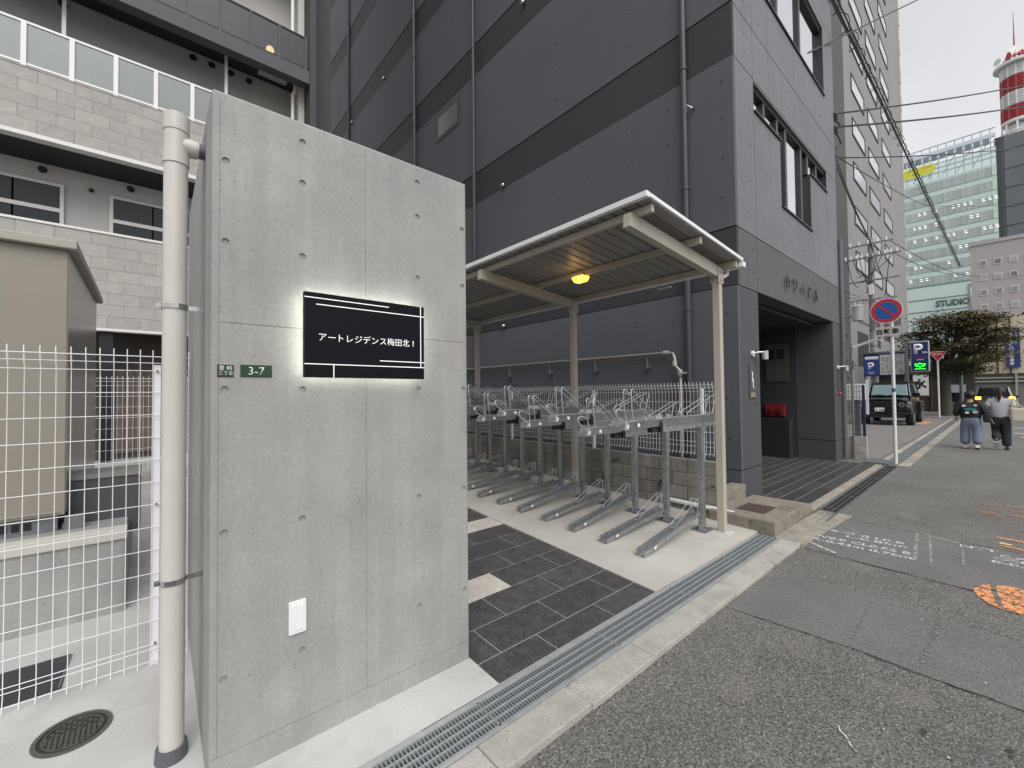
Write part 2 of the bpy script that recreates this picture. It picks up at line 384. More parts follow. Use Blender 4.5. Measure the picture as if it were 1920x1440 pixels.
# ------------------------------------------------------------------ drain gratings
def drain(x0, x1, y0, y1, label, m1, m2, ztop=0., seg=.995, nb=3, pitch=.0185, group=None):
    t = thing('drain_grating', ((x0+x1)/2, (y0+y1)/2, ztop), label, 'grating')
    mb = MB(); mb.box(x0, x1, y0-.004, y0+.016, ztop-.12, ztop-.002); mb.box(x0, x1, y1-.022, y1+.004, ztop-.12, ztop)
    ob('frame', mb, m1, t, bevel=.002)
    mb = MB(); mb.box(x0, x1, y0, y1, ztop-.22, ztop-.15); ob('channel', mb, M_drain, t)
    n = int(round((x1-x0)/seg)); ya, yb = y0+.018, y1-.024
    for k in range(n):
        a = x0+k*(x1-x0)/n+.002; b = x0+(k+1)*(x1-x0)/n-.002
        s = MB(); s.box(a, b, ya, ya+.005, ztop-.03, ztop-.001); s.box(a, b, yb-.005, yb, ztop-.03, ztop-.001)
        for j in range(1, nb+1):
            y = ya+(yb-ya)*j/(nb+1); s.box(a, b, y-.003, y+.003, ztop-.02, ztop)
        s.box(a, a+.004, ya, yb, ztop-.03, ztop-.001); s.box(b-.004, b, ya, yb, ztop-.03, ztop-.001)
        g = ob('grating_section', s, m1, t)
        c = MB(); q = int((b-a)/pitch)
        for i in range(1, q):
            x = a+(b-a)*i/q; c.box(x-.0035, x+.0035, ya+.0055, yb-.0055, ztop-.028, ztop-.003)
        ob('cross_bars', c, m2, g, kind='stuff')
    return t
drain(-2.6, 5.21, 1.605, 1.838, 'galvanised steel drain grating running between slate tiles and kerb stones', mat('bright_zinc', (.50, .515, .525), .42, metal=.5, var=.15, vscale=14), mat('zinc_bars', (.30, .325, .34), .5, metal=.4), 0.)
drain(6.14, 12.0, 1.44, 1.665, 'dark worn drain grating in front of the office entrance', M_galvd, mat('black_bars', (.06, .06, .062), .6), -.012, seg=.98, nb=2, pitch=.03)

# ------------------------------------------------------------------ concrete sign wall
def boolean_cut(o, cutter_mb):
    me = cutter_mb.mesh('cut'); c = bpy.data.objects.new('cut', me); COL.objects.link(c); c.location = WL[o.name]
    md = o.modifiers.new('b', 'BOOLEAN'); md.object = c; md.operation = 'DIFFERENCE'; md.solver = 'EXACT'
    bpy.context.view_layer.update(); dg = bpy.context.evaluated_depsgraph_get()
    new = bpy.data.meshes.new_from_object(o.evaluated_get(dg)); o.modifiers.remove(md)
    old = o.data; o.data = new; bpy.data.objects.remove(c)
    if not new.materials: new.materials.append(old.materials[0])
WX0, WX1, WY, WZ = .197, 1.475, 2.126, 2.893
cw = thing('concrete_wall', ((WX0+WX1)/2, WY+.1, 0), 'tall exposed concrete wall carrying the black backlit name sign', 'wall')
mb = MB(); mb.box(WX0, WX1, WY, WY+.2, -.1, WZ)
face = ob('wall_face', mb, M_conc, cw, bevel=.010)
cones = []
for z in (2.602, 2.255, 1.63, 1.033, .434):
    for x in (.246, .547, 1.145, 1.445): cones.append((x, z))
cones += [(.547, 2.797), (1.145, 2.797)]
o3 = WL[face.name]; e = .0016
cut = MB()
for (x, z) in cones: cut.cyl((x-o3[0], WY-.02-o3[1], z), (x-o3[0], WY+.0085-o3[1], z), .0160, 20, .0140)
boolean_cut(face, cut)
for bx_ in ((.848-e, .848+e, .1266, 2.875), (.23, 1.462, 1.913-e, 1.913+e), (.205, 1.462, .125-e, .125+e), (.2235, .2255, .1266, 2.86)):
    cut = MB(); cut.box(bx_[0]-o3[0], bx_[1]-o3[0], WY-.02-o3[1], WY+.0025-o3[1], bx_[2], bx_[3]); boolean_cut(face, cut)
print('WALL FACES', len(face.data.polygons))
pm = MB().disc((0, 0, 0), .0152, 'y', .004, 20).mesh('tie_plug', mats=[M_concplug])
for (x, z) in cones: inst('tie_plug', pm, cw, (x, WY+.0088, z))
mb = MB(); mb.hexa([(WX0, WY+.2005, -.1), (WX0+.2, WY+.201, -.1), (WX0+.215, 3.78, -.1), (WX0+.021, 3.78, -.1), (WX0, WY+.201, WZ-.004), (WX0+.2, WY+.201, WZ-.004), (WX0+.215, 3.78, WZ-.004), (WX0+.021, 3.78, WZ-.004)])
ob('return_wall', mb, M_conc, cw, bevel=.008)
# mortar squeezed at the foot of the wall
random.seed(5); mb = MB(); n = 26
for i in range(n):
    x = WX0+.02+(WX1-WX0-.03)*i/n; x2 = WX0+.02+(WX1-WX0-.03)*(i+1)/n
    w = .004+.004*random.random(); w2 = .004+.004*random.random()
    mb.hexa([(x, WY-w, -.0), (x2, WY-w2, 0), (x2, WY+.001, 0), (x, WY+.001, 0), (x, WY-w*.4, .008), (x2, WY-w2*.4, .008), (x2, WY+.001, .010), (x, WY+.001, .010)])
ob('mortar_fillet', mb, M_concplug, cw)

# black name sign on stand-offs, LED strips behind its edges
SX0, SX1, SZ0, SZ1, SY = .536, 1.142, 1.684, 2.076, 2.052
sg = thing('name_sign', ((SX0+SX1)/2, SY+.02, SZ0), 'black building name sign with white lines and glowing edges on concrete wall', 'sign')
mb = MB(); mb.box(SX0, SX1, SY, SY+.026, SZ0, SZ1); ob('panel', mb, M_signb, sg, bevel=.0015)
W_, H_ = SX1-SX0, SZ1-SZ0
def U(u): return SX0+W_*u
def V(v): return SZ1-H_*v
lt = .0019
for (u0, v0, u1, v1) in ((0, .063, .665, .063), (.083, .137, 1, .137), (.965, 0, .965, .845), (0, .842, 1, .842), (.212, .842, .212, 1), (.585, .772, 1, .772)):
    mb = MB(); mb.box(min(U(u0), U(u1))-(lt if u0 == u1 else 0), max(U(u0), U(u1))+(lt if u0 == u1 else 0), SY-.0012-(.0004 if u0 == u1 else 0), SY+.0003, min(V(v0), V(v1))-(lt if v0 == v1 else 0), max(V(v0), V(v1))+(lt if v0 == v1 else 0))
    ob('inlay_line', mb, M_signw, sg)
SIGN = 'アートレジデンス梅田北Ⅰ'
for i, ch in enumerate(SIGN):
    text('letter', ch, M_signw, sg, (U(.095+.83*(i+.5)/len(SIGN)), SY, V(.49)), (1, 0, 0), (0, 0, 1), extrude=.0025, bold=-.006, em=.0415)
for (x0, x1, z0, z1) in ((SX0+.02, SX1-.02, SZ1-.016, SZ1-.009), (SX0+.02, SX1-.02, SZ0+.009, SZ0+.016), (SX0+.009, SX0+.016, SZ0+.018, SZ1-.018), (SX1-.016, SX1-.009, SZ0+.018, SZ1-.018)):
    mb = MB(); mb.box(x0, x1, SY+.0262, SY+.032, z0, z1); ob('led_strip', mb, M_led, sg)
mb = MB()
for x in (SX0+.06, (SX0+SX1)/2, SX1-.06):
    mb.box(x-.012, x+.012, SY+.0263, WY+.003, SZ0+.022, SZ0+.032); mb.box(x-.012, x+.012, SY+.0263, WY+.003, SZ1-.032, SZ1-.022)
ob('stand_offs', mb, M_galvd, sg)
# address plates
def plate(x0, x1, z0, z1, label, parts):
    t = thing('address_plate', ((x0+x1)/2, WY-.003, z0), label, 'plate')
    mb = MB(); mb.box(x0, x1, WY-.004, WY+.001, z0, z1); ob('plate', mb, M_green, t, bevel=.0025)
    for (s, u, v, kw) in parts: text('lettering', s, M_pl, t, (x0+(x1-x0)*u, WY-.0041, z0+(z1-z0)*v), (1, 0, 0), (0, 0, 1), extrude=.0006, bold=-.004, **kw)
plate(.219, .277, 1.683, 1.735, 'small green address plate with two rows of white characters', [('豊 崎', .5, .72, dict(width=.046)), ('三丁目', .5, .3, dict(width=.048))])
plate(.301, .421, 1.684, 1.737, 'wide green address plate reading 3-7', [('3-7', .5, .5, dict(width=.060))])
# blank socket plate low on the wall
t = thing('wall_plate', (.525, WY-.004, .52), 'blank white plastic cover plate low on the concrete wall', 'cover plate')
mb = MB(); mb.box(.489, .563, WY-.010, WY+.001, .520, .667); ob('cover', mb, M_white, t, bevel=.004)
mb = MB(); mb.box(.501, .551, WY-.0125, WY-.0095, .535, .652); ob('raised_centre', mb, M_white, t, bevel=.001)

# ------------------------------------------------------------------ pvc standpipe beside the wall
PX, PY, PR = .092, 2.42, .0445
t = thing('drain_pipe', (PX, PY, fz(PY)), 'off-white plastic standpipe strapped beside the concrete wall', 'pipe')
mb = MB(); mb.cyl((PX, PY, .02), (PX, PY, 2.66), PR, 32); ob('pipe', mb, M_pvc, t, smooth=True)
mb = MB(); mb.cyl((PX, PY, 2.65), (PX, PY, 2.70), PR+.0045, 32); mb.cyl((PX, PY, 2.69), (PX, PY, 2.82), PR+.001, 32); mb.cyl((PX, PY, 2.80), (PX, PY, 2.875), PR+.0045, 32)
mb.cyl((PX, PY, 2.745), (PX+.082, PY, 2.745), .036, 28); mb.cyl((PX+.012, PY, 2.745), (PX+.075, PY, 2.745), .040, 28)
mb.cyl((PX, PY, 2.874), (PX, PY, 2.880), PR-.002, 32); mb.box(PX-.018, PX+.018, PY-.006, PY+.006, 2.879, 2.887)
ob('tee_fitting', mb, M_pvc, t, smooth=True)
mb = MB(); mb.cyl((PX+.08, PY, 2.745), (WX0+.02, PY, 2.745), .033, 28); ob('wall_stub', mb, M_pvcd, t, smooth=True)
M_chrome = mat('stainless_band', (.55, .54, .52), .16, metal=1.)
for z in (2.005, .79):
    mb = MB(); k = 28
    ring = [(PX+(PR+.002)*cos(2*pi*i/k), PY+(PR+.002)*sin(2*pi*i/k)) for i in range(k)]
    for i in range(k):
        (xa, ya), (xb, yb) = ring[i], ring[(i+1) % k]
        f = (PR+.0045)/(PR+.002)
        xo, yo, xp, yp = PX+(xa-PX)*f, PY+(ya-PY)*f, PX+(xb-PX)*f, PY+(yb-PY)*f
        mb.hexa([(xa, ya, z-.011), (xb, yb, z-.011), (xp, yp, z-.011), (xo, yo, z-.011), (xa, ya, z+.011), (xb, yb, z+.011), (xp, yp, z+.011), (xo, yo, z+.011)])
    mb.box(PX+PR, WX0+.018, PY-.002, PY+.002, z-.010, z+.010); mb.box(WX0-.004, WX0+.004, PY-.012, PY+.012, z-.013, z+.013)
    mb.box(PX-PR-.02, PX-PR, PY-.006, PY+.006, z-.010, z+.010); mb.cyl((PX-PR-.011, PY-.012, z), (PX-PR-.011, PY+.012, z), .005, 8)
    for q in (.3, .65): mb.cyl((PX+PR+(WX0-PX-PR)*q, PY-.004, z), (PX+PR+(WX0-PX-PR)*q, PY+.004, z), .0035, 8)
    ob('pipe_strap', mb, M_chrome, t)
mb = MB(); mb.tube([(PX, PY, .012), (PX, PY, .075)], [PR+.016, PR+.0115], 32); ob('base_collar', mb, M_pvcd, t, smooth=True)

# ------------------------------------------------------------------ manhole lid, steel pit cover
mx, my = -.25, 2.865; mz = fz(my)
t = thing('manhole_cover', (mx, my, mz), 'round cast iron manhole cover set in the pale concrete slab', 'manhole cover')
def tilt(p): return (p[0], p[1], p[2]+SL*(p[1]-my))
def slopeob(name, mb, m, par, **kw):
    mb.v = [tilt(p) for p in mb.v]; return ob(name, mb, m, par, **kw)
M_iron = mat('cast_iron', (.04, .037, .034), .6, var=.3, vscale=30, fine=.3, metal=.2)
mb = MB(); mb.cyl((mx, my, mz-.02), (mx, my, mz+.001), .130, 40); slopeob('lid', mb, M_iron, t)
mb = MB(); k = 40
for (ra, rb) in ((.118, .135), (.098, .103)):
    for i in range(k):
        a, b = 2*pi*i/k, 2*pi*(i+1)/k
        mb.hexa([(mx+r*cos(q), my+r*sin(q), z) for z in (mz+.0005, mz+.006) for (r, q) in ((ra, a), (rb, a), (rb, b), (ra, b))])
slopeob('rim', mb, mat('iron_worn', (.13, .122, .112), .5, metal=.4, var=.2, vscale=40), t)
mb = MB()
for i in range(-5, 6):
    for j in range(-5, 6):
        x, y = i*.018, j*.018
        if x*x+y*y < .092**2 and (j < 1 or (i+j) % 2 == 0): mb.box(mx+x-.0055, mx+x+.0055, my+y-.0055, my+y+.0055, mz+.0005, mz+.0055)
slopeob('treads', mb, MATS['iron_worn'], t)
t = thing('pit_cover', (-.55, 3.47, fz(3.47)), 'dark steel pit cover in the slab behind the white mesh fence', 'pit cover')
mb = MB(); sbox(mb, -1.15, -.335, 3.30, 3.66, .02, .006, x0b=-1.15, x1b=-.33); ob('plate', mb, mat('pit_steel', (.055, .062, .075), .4, metal=.4, var=.25, vscale=12, wear=((.25, .26, .27), 9, .66)), t)
mb = MB()
for x in (-.62, -.345): mb.tube([(x, 3.31, fz(3.31)+.007), (x+.015, 3.65, fz(3.65)+.007)], .004, 6)
ob('edge_trim', mb, M_galv, t)

# ------------------------------------------------------------------ welded mesh fences
def mesh_fence(name, label, x0, x1, y, zs, pitch, posts, z_post0, r=.0021, top=1.87, axis='x', m=M_whitew, bend=.035, zb=.05, group=None, cat='fence', lip=True, pw=.034):
    """welded panel running along axis at the other coordinate y; every wire is a piece"""
    P = (lambda a, b, c: (a, b, c)) if axis == 'x' else (lambda a, b, c: (b, a, c))
    t = thing(name, P((x0+x1)/2, y, z_post0), label, cat, group)
    zt = max(zs); z2 = sorted(zs)
    # upright: straight, with folded head and kicked-out foot
    pts = [(0, 0, zb), (0, 0, zb+.02), (0, 0, zt-.06), (0, 0, zt-.05)]
    if lip: pts = [(0, -bend*.6, zb), (0, 0, zb+.07), (0, 0, zt-.075), (0, -bend, zt-.005), (0, -bend*.75, top), (0, bend*.2, zt-.045)]
    w = MB().tube([P(*p) for p in pts], r, 6).mesh('upright_wire', mats=[m], smooth=True)
    n = int((x1-x0)/pitch)
    for i in range(n+1): inst('upright_wire', w, t, P(x0+(x1-x0)*i/n, y, 0))
    for z in zs:
        off = -bend if (lip and z > zt-.02) else 0
        rr = r*1.25 if z > zt-.02 else r
        mb = MB().tube([P(x0, y+off-.004, z), P(x1, y+off-.004, z)], rr, 6); ob('line_wire', mb, m, t, smooth=True)
    for x in posts:
        mb = MB(); mb.box(*sum([list(q) for q in zip(P(x-pw/2, y+.008, z_post0), P(x+pw/2, y+.042, zt-.045))], []))
        p = ob('fence_post', mb, m, t, bevel=.003)
        mb = MB()
        for z in (z2[-3], z2[len(z2)//2], z2[2]): mb.cyl(P(x, y-.008, z), P(x, y+.012, z), .006, 8)
        ob('clips', mb, M_galvd, p)
    return t
zsl = [1.835, 1.80, 1.755, 1.63, 1.50, 1.37, 1.24, 1.11, .98, .85, .72, .585, .45, .315, .18, .153, .085]
mesh_fence('mesh_fence', 'near white wire mesh fence meeting the standpipe and concrete wall', -2.18, .19, 3.235, zsl, .0545, [.045, -1.9], fz(3.2), top=1.872, zb=.06)
zsb = [1.685, 1.65, 1.60, 1.465, 1.335, 1.205, 1.075, .945, .885, .795]
mesh_fence('mesh_fence', 'white wire mesh fence on block wall behind the bicycle racks', 2.40, 9.6, 5.46, zsb, .05, [2.56, 4.33, 6.36, 8.3], .70, top=1.725, axis='y', zb=.772, r=.0025, bend=.04, pw=.04)
zsf = [1.87, 1.83, 1.77, 1.62, 1.47, 1.32, 1.17, 1.02, .87, .72]
mesh_fence('mesh_fence', 'distant white wire mesh fence across the rear yard', -1.2, .9, 8.1, zsf, .055, [-1.1, .3], fz(8.1), top=1.90, zb=.55, r=.0025)

# ------------------------------------------------------------------ block wall beside the racks
t = thing('block_wall', (5.46, 5.9, 0), 'stained grey concrete block wall under the rack-side mesh fence', 'wall')
mb = MB(); mb.box(5.408, 5.512, 2.345, 9.6, -.1, .705); ob('mortar_core', mb, M_mortar, t)
blk = {}
for r in range(4):
    z0 = .005+.177*r-.01*0; off = 0 if r % 2 else -.2
    y = 2.34+off
    while y < 9.6:
        a, b = max(y, 2.34), min(y+.394, 9.6)
        if b-a > .03:
            mb = MB(); d = random.uniform(-.002, .002); mb.box(5.40+d, 5.52, a+.003, b-.003, z0, z0+.170); ob('block', mb, M_block, t, bevel=.004)
        y += .4
mb = MB(); mb.box(5.397, 5.4, 2.38, 2.425, .385, .42); ob('green_tag', mb, mat('green_tag', (.02, .16, .05), .5), t)
mb = MB(); mb.cyl((5.36, 2.36, .135), (5.36, 2.95, .15), .028, 14); mb.cyl((5.36, 2.36, .135), (5.36, 2.14, .13), .028, 14)
ob('white_drain_pipe', mb, M_white, None, smooth=True, label='short white plastic pipe lying at the foot of the block wall', cat='pipe')

# ------------------------------------------------------------------ bicycle racks
M_stick = mat('white_sticker', (.82, .82, .8), .5)
def chan(mb, a, b, w, h, tk=.004, lip=.012):
    """open-topped channel from a to b (bottom centre line), w wide, h deep"""
    a = Vector(a); b = Vector(b); d = (b-a).normalized(); r = d.cross(Vector((0, 0, 1))).normalized(); u = r.cross(d)
    prof = [(-w/2-lip, h), (-w/2, h), (-w*.36, 0), (w*.36, 0), (w/2, h), (w/2+lip, h), (w/2+lip, h-tk), (w/2+tk, h-tk), (w*.36+tk, -tk), (-w*.36-tk, -tk), (-w/2-tk, h-tk), (-w/2-lip, h-tk)]
    n = len(mb.v); k = len(prof)
    for p in (a, b): mb.v += [tuple(p+r*x+u*y) for x, y in prof]
    for i in range(k):
        j = (i+1) % k; mb.grid(n, [(i, j, k+j, k+i)])
    for q in ((0, 1, 10, 11), (1, 2, 9, 10), (2, 3, 8, 9), (3, 4, 7, 8), (4, 5, 6, 7)):
        mb.grid(n, [q, tuple(k+i for i in reversed(q))])
    return mb
def make_rack(high):
    lab = 'galvanised two-tier bicycle rack unit with its upper tray set high' if high else 'galvanised two-tier bicycle rack unit with its upper tray set low'
    t = thing('bicycle_rack', (0, 0, 0), lab, 'bicycle rack', 'high-tray bicycle rack units' if high else 'low-tray bicycle rack units')
    zt = 1.315 if high else 1.215     # top of upper tray
    zr = zt-.085
    mb = MB(); mb.box(-.032, .032, -.03, .03, .008, zr-.02); ob('post', mb, M_galv, t, bevel=.004)
    mb = MB(); mb.box(-.10, .10, -.085, .085, .010, .020); bp = ob('base_plate', mb, M_galvd, t, bevel=.002)
    mb = MB()
    mb.prism([(-.09, .019), (-.031, .019), (-.031, .15)], 'y', -.004, .004); ob('gusset', mb, M_galv, bp)
    for sx in (-.08, .08):
        for sy in (-.065, .065): mb = MB(); mb.cyl((sx, sy, .02), (sx, sy, .034), .009, 6); ob('anchor_bolt', mb, M_galv, bp)
    # lower tray: from the floor up to the post
    ze = .245 if high else .185
    A, B = Vector((-1.225, .015, .018)), Vector((-.075, .015, ze-.055))
    mb = MB(); chan(mb, A, B, .085, .055); lr = ob('lower_tray', mb, M_galv, t)
    mb = MB(); mb.box(-.105, -.032, -.025, .04, ze-.085, ze-.045); mb.cyl((-.10, -.06, ze-.02), (-.10, .075, ze-.02), .006, 8); ob('tray_bracket', mb, M_galvd, lr)
    mb = MB(); d = (B-A).normalized(); p = A+d*.17; mb.bar(p+Vector((-.02, -.052, .026)), p+Vector((.015, -.052, .030)), .003, .026); ob('sticker', mb, M_stick, lr)
    for s in (-1, 1):
        y = .015+s*.032; f = A+d*.62+Vector((0, y-.015, .052)); q = f+Vector((.46, 0, .22))
        mb = MB(); mb.tube([f+Vector((.03, -s*.01, -.018)), f+Vector((-.005, 0, -.006)), f+Vector((.0, 0, .028)), q, q+Vector((.022, 0, -.008)), q+Vector((.0, 0, -.06)), B+Vector((-.06, y-.015, .05))], .0042, 6); ob('lower_hoop', mb, M_galv2, lr, smooth=True)
    mb = MB(); q = A+d*.62+Vector((.46, 0, .272)); mb.tube([q+Vector((.0, -.032, 0)), q+Vector((0, .032, 0))], .0042, 6); ob('hoop_tie', mb, M_galv2, lr)
    # upper tray: fixed outer channel on the post, sliding inner channel in front
    mb = MB(); chan(mb, (-.93, 0, zr), (.36, 0, zr), .105, .085); mb.box(-.93, .36, -.042, -.030, zr-.05, zr-.003); mb.box(-.93, .36, .030, .042, zr-.05, zr-.003); mb.box(-.93, .36, -.03, .03, zr-.052, zr-.046)
    ur = ob('upper_tray', mb, M_galv, t)
    mb = MB(); chan(mb, (-1.50, 0, zr+.012), (-.86, 0, zr+.012), .088, .068); sl = ob('sliding_tray', mb, M_galv, t)
    mb = MB(); mb.box(-.945, -.90, -.050, .050, zr-.052, zr+.066); mb.box(-1.06, -.94, -.028, .028, zr-.048, zr-.004); ob('end_cap', mb, M_black, sl)
    tip = MB(); k = 7
    poly = [(-1.50, zr+.008), (-1.545, zr+.012), (-1.552, zr+.03), (-1.53, zr+.075), (-1.50, zr+.085)]
    tip.prism(poly, 'y', -.05, -.044); tip.prism(poly, 'y', .044, .05); tip.bar((-1.55, -.05, zr+.02), (-1.55, .05, zr+.02), .006, .03)
    tip.bar((-1.53, -.05, zr+.01), (-1.53, .05, zr+.01), .05, .005)
    ob('tray_nose', tip, M_galv2, sl)
    mb = MB(); mb.bar((-1.515, -.054, zr+.018), (-1.500, -.054, zr+.055), .004, .016); ob('reflector', mb, M_stick, sl)
    mb = MB(); mb.box(-1.36, -1.325, -.0585, -.0545, zr+.028, zr+.060); ob('sticker', mb, M_stick, sl)
    # swan-neck grip at the nose
    mb = MB(); g = [(-1.50, 0, .06), (-1.53, 0, .09), (-1.59, 0, .12), (-1.625, 0, .16), (-1.615, 0, .19), (-1.57, 0, .20), (-1.50, 0, .185), (-1.455, 0, .15), (-1.445, 0, .10), (-1.445, 0, .06)]
    mb.tube([(x, -.012+.025*(i/9), zr+z) for i, (x, y, z) in enumerate(g)], .0065, 8); ob('pull_handle', mb, M_galv2, sl, smooth=True)
    # front hoop (tall, raked back) and rear hoop
    for s in (-1, 1):
        y = s*.042
        mb = MB(); mb.tube([(-1.405, y, zr+.07), (-1.425, y, zr+.20), (-1.435, y, zr+.345), (-1.428, y, zr+.372), (-1.405, y, zr+.378), (-1.385, y, zr+.362), (-1.05, y, zr+.135), (-1.02, y, zr+.105), (-1.02, y, zr+.085), (-1.06, y, zr+.075)], .0048, 6); ob('front_hoop', mb, M_galv2, sl, smooth=True)
        mb = MB(); mb.tube([(-.37, y, zr+.08), (-.385, y, zr+.11), (-.36, y, zr+.135), (.27, y, zr+.315), (.305, y, zr+.305), (.30, y, zr+.27), (.20, y, zr+.08)], .0048, 6); ob('rear_hoop', mb, M_galv2, ur, smooth=True)
    mb = MB(); mb.tube([(-1.44, -.042, zr+.345), (-1.455, -.02, zr+.335), (-1.455, .02, zr+.335), (-1.44, .042, zr+.345)], .0048, 6); ob('hoop_tie', mb, M_galv2, sl, smooth=True)
    mb = MB(); mb.tube([(.285, -.042, zr+.29), (.285, .042, zr+.29)], .0048, 6); ob('hoop_tie', mb, M_galv2, ur, smooth=True)
    # half-moon wheel guides at the joint
    for (x, pr, pa) in ((-.985, .052, sl), (-.80, .058, ur)):
        pl = [(x+pr*cos(pi*i/8)*1.15, zr+.085+pr*.8*sin(pi*i/8)) for i in range(9)]
        for sy in (-.05, .05): mb = MB(); mb.prism(pl, 'y', sy-.002, sy+.002); ob('wheel_guide', mb, M_galv2 if pa is sl else M_galv, pa)
    return t
RK = [make_rack(True), make_rack(False)]
ORD = ('first', 'second', 'third', 'fourth', 'fifth', 'sixth', 'seventh', 'eighth', 'ninth', 'tenth', 'eleventh', 'twelfth')
for k in range(12):
    o = RK[k % 2] if k < 2 else copy_tree(RK[k % 2])
    y = 2.262+.4345*k; o.location = (4.80+random.uniform(-.006, .006), y+random.uniform(-.004, .004), fz(y)+.004); o.rotation_euler.z = radians(random.uniform(-.35, .35))
    o['label'] = 'two-tier galvanised bicycle rack unit with %s upper tray, %s from the drain grating' % (('raised', 'lowered')[k % 2], ORD[k])

# ------------------------------------------------------------------ canopy over the racks
CY0, CY1 = 1.90, 8.6
def rz(x): return 3.235-.082*(x-3.17)      # underside of the roof sheet
t = thing('rack_canopy', (4.93, 5.2, 0), 'beige steel cycle canopy with sloping ribbed roof over the racks', 'canopy')
for (y) in (2.095, 4.25, 6.74):
    mb = MB(); mb.box(4.885, 4.965, y-.04, y+.04, fz(y)-.02, 2.90); p = ob('canopy_post', mb, M_beige, t, bevel=.006)
    mb = MB(); mb.bar((3.15, y, rz(3.15)-.135), (5.0, y, rz(5.0)-.135), .075, .125); bm_ = ob('rafter', mb, M_beige, t, bevel=.004)
    for s in (-1, 1):
        mb = MB(); mb.box(4.86, 4.99, y+s*.041, y+s*.047, 2.83, 2.99); jp = ob('joint_plate', mb, M_beige, p)
        for (dx, dz) in ((4.90, 2.86), (4.95, 2.86), (4.90, 2.95), (4.95, 2.95)): mb = MB(); mb.cyl((dx, y+s*.045, dz), (dx, y+s*.056, dz), .008, 6); ob('bolt', mb, M_galvd, p)
    mb = MB(); mb.box(4.84, 5.01, y-.10, y+.09, fz(y)-.01, fz(y)+.014); ob('foot_grout', mb, M_slab, p, bevel=.008)
for x in (3.28, 4.17, 5.03):
    mb = MB(); z = rz(x); mb.box(x-.022, x+.022, CY0+.02, CY1, z-.075, z-.006); ob('purlin', mb, M_beige, t, bevel=.003)
# roof: interlocking sheets, each with an upstand rib
n = 52; w = (CY1-CY0)/n
for i in range(n):
    y = CY0+i*w; mb = MB()
    g_ = .014
    za, zb = rz(3.14), rz(5.12)
    mb.hexa([(3.14, y+g_, za), (5.12, y+g_, zb), (5.12, y+w-g_, zb), (3.14, y+w-g_, za), (3.14, y+g_, za+.006), (5.12, y+g_, zb+.006), (5.12, y+w-g_, zb+.006), (3.14, y+w-g_, za+.006)])
    mb.hexa([(3.14, y+w-.013, za+.005), (5.12, y+w-.013, zb+.005), (5.12, y+w-.009, zb+.005), (3.14, y+w-.009, za+.005), (3.14, y+w-.011, za+.035), (5.12, y+w-.011, zb+.035), (5.12, y+w-.005, zb+.035), (3.14, y+w-.005, za+.035)])
    mb.hexa([(3.14, y+w+.009, za+.005), (5.12, y+w+.009, zb+.005), (5.12, y+w+.013, zb+.005), (3.14, y+w+.013, za+.005), (3.14, y+w-.007, za+.033), (5.12, y+w-.007, zb+.033), (5.12, y+w+.011, zb+.037), (3.14, y+w+.011, za+.037)])
    ob('roof_sheet', mb, M_beiger, t)
mb = MB(); mb.box(3.118, 3.168, CY0-.02, CY1, rz(3.14)-.008, rz(3.14)+.040); ob('eave_trim', mb, M_white, t, bevel=.003)
mb = MB(); mb.bar((3.17, CY0-.01, rz(3.17)+.022), (5.12, CY0-.01, rz(5.12)+.022), .02, .034); ob('gable_trim', mb, M_white, t, bevel=.002)
mb = MB(); mb.box(5.085, 5.165, CY0-.03, CY1, rz(5.12)-.065, rz(5.12)-.005); ob('gutter', mb, M_white, t, bevel=.01)
mb = MB(); mb.tube([(5.12, 2.06, rz(5.12)-.06), (5.11, 2.06, 2.96), (5.05, 2.07, 2.93), (4.965, 2.09, 2.905)], .022, 12); ob('downspout', mb, M_white, t, smooth=True)
# lit amber lamp hanging from the roof
t = thing('canopy_lamp', (4.16, 3.55, 3.0), 'lit amber lamp fixed under the canopy roof', 'lamp')
ly = 3.46
M_amb = mat('amber_lens', (.9, .5, .12), .3, emit=(1., .48, .06), estr=1.9)
mb = MB(); mb.hexa([(4.11, ly-.075, 3.005), (4.21, ly-.075, 3.005), (4.21, ly+.075, 3.005), (4.11, ly+.075, 3.005), (4.085, ly-.10, 3.075), (4.235, ly-.10, 3.075), (4.235, ly+.10, 3.075), (4.085, ly+.10, 3.075)])
ob('lens', mb, M_amb, t, bevel=.02)
mb = MB(); mb.box(4.10, 4.22, ly-.085, ly+.085, 3.073, 3.10); ob('housing', mb, M_beige, t, bevel=.004)
l = bpy.data.lights.new('canopy_lamp_light', 'POINT'); l.energy = .3; l.color = (1, .55, .18); l.shadow_soft_size = .05
lo = bpy.data.objects.new('lamp_light', l); link(lo, t, (4.0, ly, 3.04))
mb = MB(); mb.bar((5.0, 2.70, 2.93), (5.0, 2.86, 2.925), .03, .012); mb.bar((5.0, 2.86, 2.925), (5.02, 2.90, 2.95), .02, .02)
ob('canopy_bracket', mb, M_galv2, None, label='small bright metal bracket under the canopy gutter', cat='bracket')

